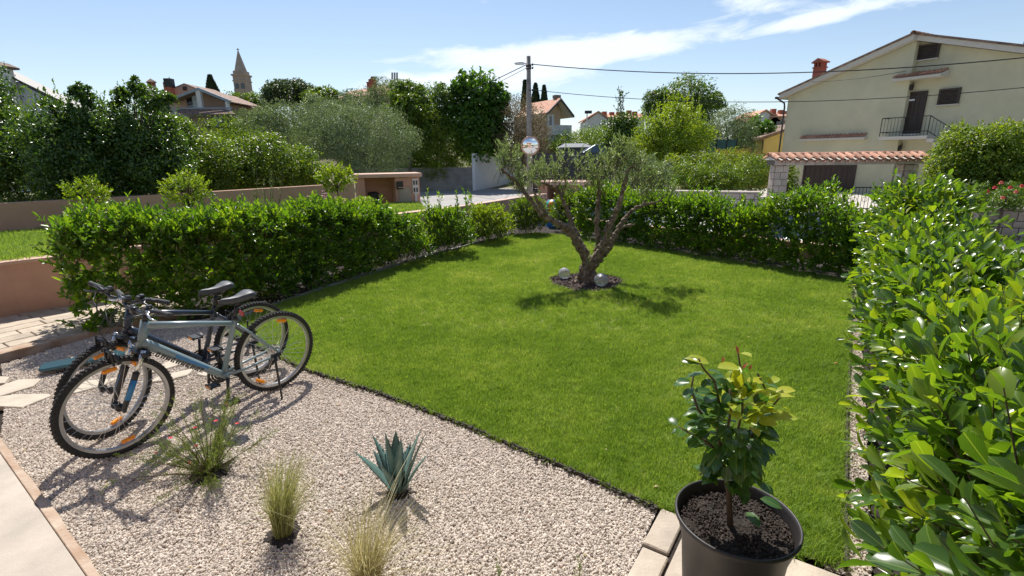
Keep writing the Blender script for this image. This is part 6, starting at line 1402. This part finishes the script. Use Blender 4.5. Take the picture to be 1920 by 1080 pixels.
mb.build('branches', m_twig, ns, True); A = np.array(A); D = np.array(D); pos, ax, nr, Ls, Ws = shoots(A, D, np.array(SL), 15, .022, .11, (1.1,.5)); k = pos[:,2] > .01
tag(link('needles', leaves_mesh('needles', pos[k], ax[k], nr[k], Ls[k], Ws[k], 'narrow'), m_needle, ns), None, None, None, 'stuff')
for px, py, dy in [(320,822,-.02),(368,837,-.03),(354,869,-.02),(366,803,.0),(292,850,.0),(405,790,.05),(445,795,.04)]:
    q = P(px, py, PLANTS['needle'][1]+dy)-Vector(ns.location); mb = MB()
    for j in range(6): a = j*1.05; t = Vector((math.cos(a), math.sin(a), .6))*.011; s_ = Vector((-math.sin(a), math.cos(a), 0))*.003; mb.add([q-s_, q+s_, q+t+s_*1.4, q+t-s_*1.4], [(0,1,2,3)])
    mb.build('flower', m_rose, ns)
# little sprigs at the bottom edge
for (px, py), lab in (((938,1108),'small needle leaved sprig at the bottom edge, left of the other sprig'),((1086,1105),'small needle leaved sprig at the bottom edge nearest the paving')):
    c = G(px, py); e = empty('green_sprig', (c.x,c.y,0), lab, 'seedling'); H = .13; mb = MB().tube([(0,0,0),(.0,.005,H*.5),(-.015 if px < 1000 else .003,.01,H)], [.003,.002,.001], 5); mb.build('stalk', m_stem, e)
    A = np.array([[-.01*t*t, .01*t, H*t] for t in np.linspace(.1,.9,8)]); pos, ax, nr, Ls, Ws = shoots(A, np.tile([0,0,1.],(8,1))+rng.normal(0,.2,(8,3)), np.full(8,.04), 9, .022, .16, (1.0,.4)); tag(link('needles', leaves_mesh('needles', pos, ax, nr, Ls, Ws, 'narrow'), m_needle, e), None, None, None, 'stuff')

# ------------------------------------------------------------------ SMALL TREES AND FLOWERS LEFT
def sapling(label, px, top, bot, hw, Y, zg, mat, n, leaf, name='citrus_sapling', tilt=0, lobes=()):
    c = P(px, (top+bot)/2, Y); e = empty(name, (c.x, Y, zg), label, 'sapling'); zt = P(px, top, Y).z-zg; zb = P(px, bot, Y).z-zg; rx = hw*Y/FP; mb = MB().tube([(0,0,0),(.01,0,zb),(tilt,0,(zt+zb)/2)], [.018,.014,.008], 6)
    A = []; D = []
    for k in range(n):
        d = Vector(rng.normal(0,1,3)); d.normalize(); z = (zt+zb)/2+d.z*(zt-zb)/2*rng.uniform(.3,.85); p = (tilt+d.x*rx*rng.uniform(.3,.85), d.y*rx*rng.uniform(.3,.8), z); A.append(p); D.append((d.x, d.y, d.z+.7))
        if k % 5 == 0: mb.tube([(tilt*.5,0,zb+(z-zb)*.3), p], [.008,.003], 4)
    mb.build('trunk', m_twig, e, True); pos, ax, nr, Ls, Ws = shoots(np.array(A), np.array(D), rng.uniform(.06,.16,n), 8, leaf, .5); tag(link('foliage', leaves_mesh('foliage', pos, ax, nr, Ls, Ws, 'mid'), mat, e), None, None, None, 'stuff')
sapling('spindly citrus sapling on the raised grass, leftmost of the young trees', 166, 336, 402, 36, 7.4, .62, m_bright, 120, .055, tilt=-.02)
sapling('bushy yellow green citrus sapling above the middle of the left hedge', 350, 322, 392, 44, 8.6, .58, m_yellow, 240, .052)
sapling('round headed lime green young tree beside the pink shelter', 630, 308, 362, 36, 12.2, .42, m_yellow, 200, .075, name='young_tree')
c = P(492,400,10.2); e = empty('flower_stalks', (c.x,10.2,.52), 'tall grey green flower stalks rising behind the left hedge', 'plant'); mb = MB(); A = []; D = []
for k in range(11):
    x = rng.normal(0,.28); H = rng.uniform(.5,1.0) if k > 2 else 1.15; mb.tube([(x*.4,0,0),(x*.8,rng.normal(0,.05),H*.6),(x,rng.normal(0,.08),H)], [.006,.005,.003], 5)
    for j in range(5): A.append((x*(.6+.08*j),0,H*(.2+.16*j))); D.append((rng.normal(0,.3),rng.normal(0,.3),1))
for j in range(60): A.append((rng.normal(0,.35), rng.normal(0,.15), rng.uniform(.02,.3))); D.append(tuple(rng.normal(0,.6,3)+np.array([0,0,.6])))
mb.build('stalks', m_stem, e); A = np.array(A); pos, ax, nr, Ls, Ws = shoots(A, np.array(D), np.full(len(A),.14), 9, .06, .16); tag(link('foliage', leaves_mesh('foliage', pos, ax, nr, Ls, Ws, 'rhomb'), m_olivefar, e), None, None, None, 'stuff')
c = P(610,370,9.9); e = empty('pink_flowers', (c.x,9.9,.55), 'clump of pink lilac flowers behind the left hedge', 'flowers'); mb = MB(); m_pf = M('lilac_petal', (.66,.30,.42), rough=.6, var=.15, scale=30)
for k in range(26):
    x, y = rng.normal(0,.16), rng.normal(0,.1); z = P(600,372,9.9).z-.55+rng.normal(0,.05); mb.tube([(x*.5,y*.5,0),(x,y,z)], .003, 4); fl = MB()
    for j in range(7): a = j*.9; fl.add([(x,y,z),(x+.03*math.cos(a),y+.03*math.sin(a),z+.012),(x+.03*math.cos(a+.7),y+.03*math.sin(a+.7),z+.012)], [(0,1,2)])
    fl.build('flower', m_pf, e)
mb.build('stems', m_stem, e)
tree('garden_plant', 'mixed flowering greenery just behind the long left hedge', 'plant', 640, 372, 412, 60, 10.2, m_yellow, 2600, .055, .4, base=.5, clump=.5, part='foliage', low=-1, lob=.3)
tree('garden_plant', 'dark leafy plant in front of the pink shelter', 'plant', 701, 368, 405, 12, 11.2, m_fig, 600, .07, .5, base=.45, clump=.5, part='foliage', low=-1)

# ------------------------------------------------------------------ TEAL BOARD, FALLEN LEAF, BALL
m_teal = M('teal_plastic', (.018,.062,.082), rough=.3, var=.08, scale=8)
c = Vector((-3.93,4.28,0)); bd = empty('teal_board', (c.x,c.y,0), 'flat teal plastic board lying on the gravel behind the front wheels', 'board', math.atan2(.42,.62))
pts = [(-.34,-.07),(-.31,-.10),(.36,-.09),(.36,.09),(-.31,.10),(-.34,.07)]; MB().prism(pts, .045, .075).build('deck', m_teal, bd, bevel=.008)
MB().box((-.2,0,.028),(.06,.16,.04)).box((.22,0,.028),(.06,.16,.04)).build('feet', m_black, bd)
c = G(1561,692); lf = MB().add([(0,0,0),(.02,.012,.01),(.045,0,.004),(.02,-.014,.012)], [(0,1,2,3)]).build('fallen_leaf', M('dry_leaf', (.55,.28,.14), rough=.7, var=.2, scale=60)); lf.location = (c.x, c.y, .052); tag(lf, 'dry orange leaf lying on the lawn beside the right hedge', 'leaf')
m_ball = [M('ball_'+n_, c_, rough=.35, var=.02) for n_, c_ in (('blue',(.02,.17,.45)),('orange',(.80,.30,.02)),('teal',(.02,.35,.38)),('yellow',(.75,.50,.03)))]
q = P(1036,388,13.3); R_Z = terr(q.x,13.3)+.02; bl = empty('beach_toy', (q.x,13.3,R_Z), 'blue and orange inflatable toy half hidden behind the olive limbs', 'inflatable toy'); R = .20; zc = q.z-R_Z
for k in range(8):
    a0, a1 = k*math.pi/4, (k+1)*math.pi/4; V = []; Fq = []
    for i in range(13):
        t = math.pi*i/12
        for j in range(5): a = a0+(a1-a0)*j/4; V.append((R*math.sin(t)*math.cos(a), R*math.sin(t)*math.sin(a), zc+R*math.cos(t)))
    for i in range(12):
        for j in range(4): Fq.append((5*i+j,5*i+j+1,5*i+j+6,5*i+j+5))
    MB().add(V, Fq).build('panel', m_ball[[0,1,0,3,2,1,0,1][k]], bl, True)
MB().lathe([(.17,0),(.19,.05),(.15,zc-.17),(.11,zc-.12)], n=20).build('support_ring', m_ball[0], bl, True)

# ------------------------------------------------------------------ CARS
m_carw = M('white_car_paint', (.62,.66,.70), rough=.22, var=.01, coat=.8); m_cars = M('silver_car_paint', (.30,.34,.38), rough=.32, var=.01, metal=.5, coat=.8)
m_cgl = M('tinted_car_glass', (.10,.14,.16), rough=.04, var=.02, spec=1.0, coat=1.0); m_hl = M('headlamp', (.7,.72,.74), rough=.08, var=.02, coat=1)
def car(loc, rz, label, paint):
    e = empty('parked_car', loc, label, 'car', rz, group='cars parked in the lane')
    # stations along x (front +): x, z sill, z belt, half width
    xs_ = [-2.05,-2.0,-1.7,-1.2,-.5,.3,.9,1.3,1.75,2.0,2.08]; zt = [.62,.84,.94,.95,.95,.94,.93,.90,.80,.66,.5]; hw = [.66,.76,.83,.86,.87,.87,.86,.85,.80,.70,.6]; zb = [.40,.28,.22,.2,.2,.2,.2,.2,.22,.28,.38]
    V = []; Fq = []; k = 8
    for x, t, w, b in zip(xs_, zt, hw, zb):
        for y, z in ((-w*.92,b),(-w,b+(t-b)*.35),(-w*.99,b+(t-b)*.75),(-w*.88,t),(w*.88,t),(w*.99,b+(t-b)*.75),(w,b+(t-b)*.35),(w*.92,b)): V.append((x,y,z))
    for i in range(len(xs_)-1):
        for j in range(k): Fq.append((i*k+j, i*k+(j+1)%k, (i+1)*k+(j+1)%k, (i+1)*k+j))
    Fq += [tuple(range(k-1,-1,-1)), tuple((len(xs_)-1)*k+j for j in range(k))]
    bd_ = MB().add(V, Fq).build('body', paint, e, True)
    cab = [(-1.85,.93,.76),(-1.45,1.38,.60),(-.9,1.47,.58),(-.1,1.48,.58),(.35,1.40,.60),(1.15,.93,.78)]; V = []
    for x, z, w in cab: V += [(x,-w,z),(x,w,z)]
    n = len(cab); low = [(-1.85,-.76,.9),(-1.85,.76,.9),(1.15,-.78,.9),(1.15,.78,.9)]
    MB().add([Vector(v) for v in V], [(2*i,2*i+1,2*i+3,2*i+2) for i in range(1,4)]).build('roof', paint, bd_, True)
    MB().add([V[8],V[9],V[11],V[10]], [(0,1,2,3)]).build('windscreen', m_cgl, e); MB().add([V[0],V[1],V[3],V[2]], [(0,1,2,3)]).build('rear_window', m_cgl, e)
    for s in (0,1):
        sv = [Vector(V[2*i+s]) for i in range(n)]; MB().add(sv, [tuple(range(n))]).build('side_window', m_cgl, e)
        pl = MB(); y = -1 if s == 0 else 1
        for i in ((0,1),(4,5)): pl.tube([sv[i[0]], sv[i[1]]], .035, 5)
        for x in (-1.0,-.1): pl.tube([(x,y*.84,.93),(x+.05,y*.60,1.45)], .03, 5)
        pl.build('pillars', paint, bd_)
    for x in (-1.28,1.3):
        for s in (-1,1):
            w = MB().lathe([(.12,-.11),(.30,-.10),(.32,-.07),(.32,.07),(.30,.10),(.12,.11)], (x,s*.76,.32), 24, Matrix.Rotation(math.pi/2,3,'X')).build('wheel', m_tyre, e, True)
            MB().lathe([(0,-s*.105),(.20,-s*.105),(.215,-s*.08),(.0,-s*.07)], (x,s*.76,.32), 20, Matrix.Rotation(math.pi/2,3,'X')).build('hubcap', m_rim, w)
    for s in (-1,1):
        MB().box((1.93,s*.55,.66), (.18,.30,.14)).build('headlight', m_hl, e, bevel=.04); MB().box((-1.98,s*.62,.78), (.12,.2,.2)).build('tail_light', MATS['red_reflector'], e, bevel=.03); MB().box((.85,s*.95,1.0), (.12,.2,.13)).build('wing_mirror', paint, e, bevel=.03)
    MB().box((2.055,0,.42), (.05,.9,.16)).build('grille', m_black, e); MB().box((2.09,0,.36), (.02,.5,.11)).build('number_plate', m_white, e)
    return e
car((2.6,14.0,terr(2.6,14.0)+.02), rad(-40), 'white car parked behind the olive tree, its bonnet gleaming', m_carw)
car((5.95,10.9,terr(5.9,10.9)+.02), rad(128), 'silver car parked behind the shaded back hedge', m_cars)
q = P(1125,290,34); car((q.x,34.5,P(1125,297,34).z-.55), rad(180), 'silver car with gleaming windows beyond the slatted fence', m_cars)

# ------------------------------------------------------------------ THE HOUSE BEHIND THE TERRACE (seen only in the traffic mirror)
hb_ = empty('holiday_house', (0,-2.6,0), 'peach rendered house behind the terrace, reflected in the traffic mirror', 'house')
m_ph = M('apricot_render', (.56,.37,.27), rough=.9, var=.05)
MB().box((-1,-4,3.0), (13,8,6.1)).build('wall', m_ph, hb_)
for s in (-1,1): MB().extr([(-1,-4+s*4.6,6.0),(-1,-4,7.6),(-1,-4,7.75),(-1,-4+s*4.6,6.15)], (6.8,0,0)).extr([(-1.002,-4+s*4.6,6.0),(-1.002,-4,7.6),(-1.002,-4,7.75),(-1.002,-4+s*4.6,6.15)], (-6.8,0,0)).build('roof', m_tile, hb_)
for x in (-5,-1,3):
    for z in (1.3,4.3): w = MB().box((x,.02,z), (1.3,.08,1.5 if z > 2 else 2.3)).build('window', m_glass, hb_); MB().box((x-.72,.05,z),(.12,.12,2.3)).box((x+.72,.05,z),(.12,.12,2.3)).build('frame', m_white, w)

# dry leaf litter on the gravel, in the strip and along the kerbs
lit = [proto(npmesh('dry_leaf_bit', np.array([(0,0,0),(.008,.006,.003),(.02,0,.001),(.008,-.006,.004)])*q, np.array([(0,1,2,3)])), M('litter_%s' % nm, c, rough=.8, var=.3, scale=50)) for nm, c, q in (('brown',(.20,.10,.05),1.0),('russet',(.34,.16,.09),.8),('tan',(.36,.27,.14),1.2))]
lp_ = np.concatenate([pts_in(gravel_poly, 9, .014), pts_in(strip, 60, .012), pts_in(lawn_poly, .8, .045)]); scatter('leaf_litter', lp_, lit, .6, 1.5, 'scraps of dry leaf blown over the gravel and lawn', 77, tilt=.4)
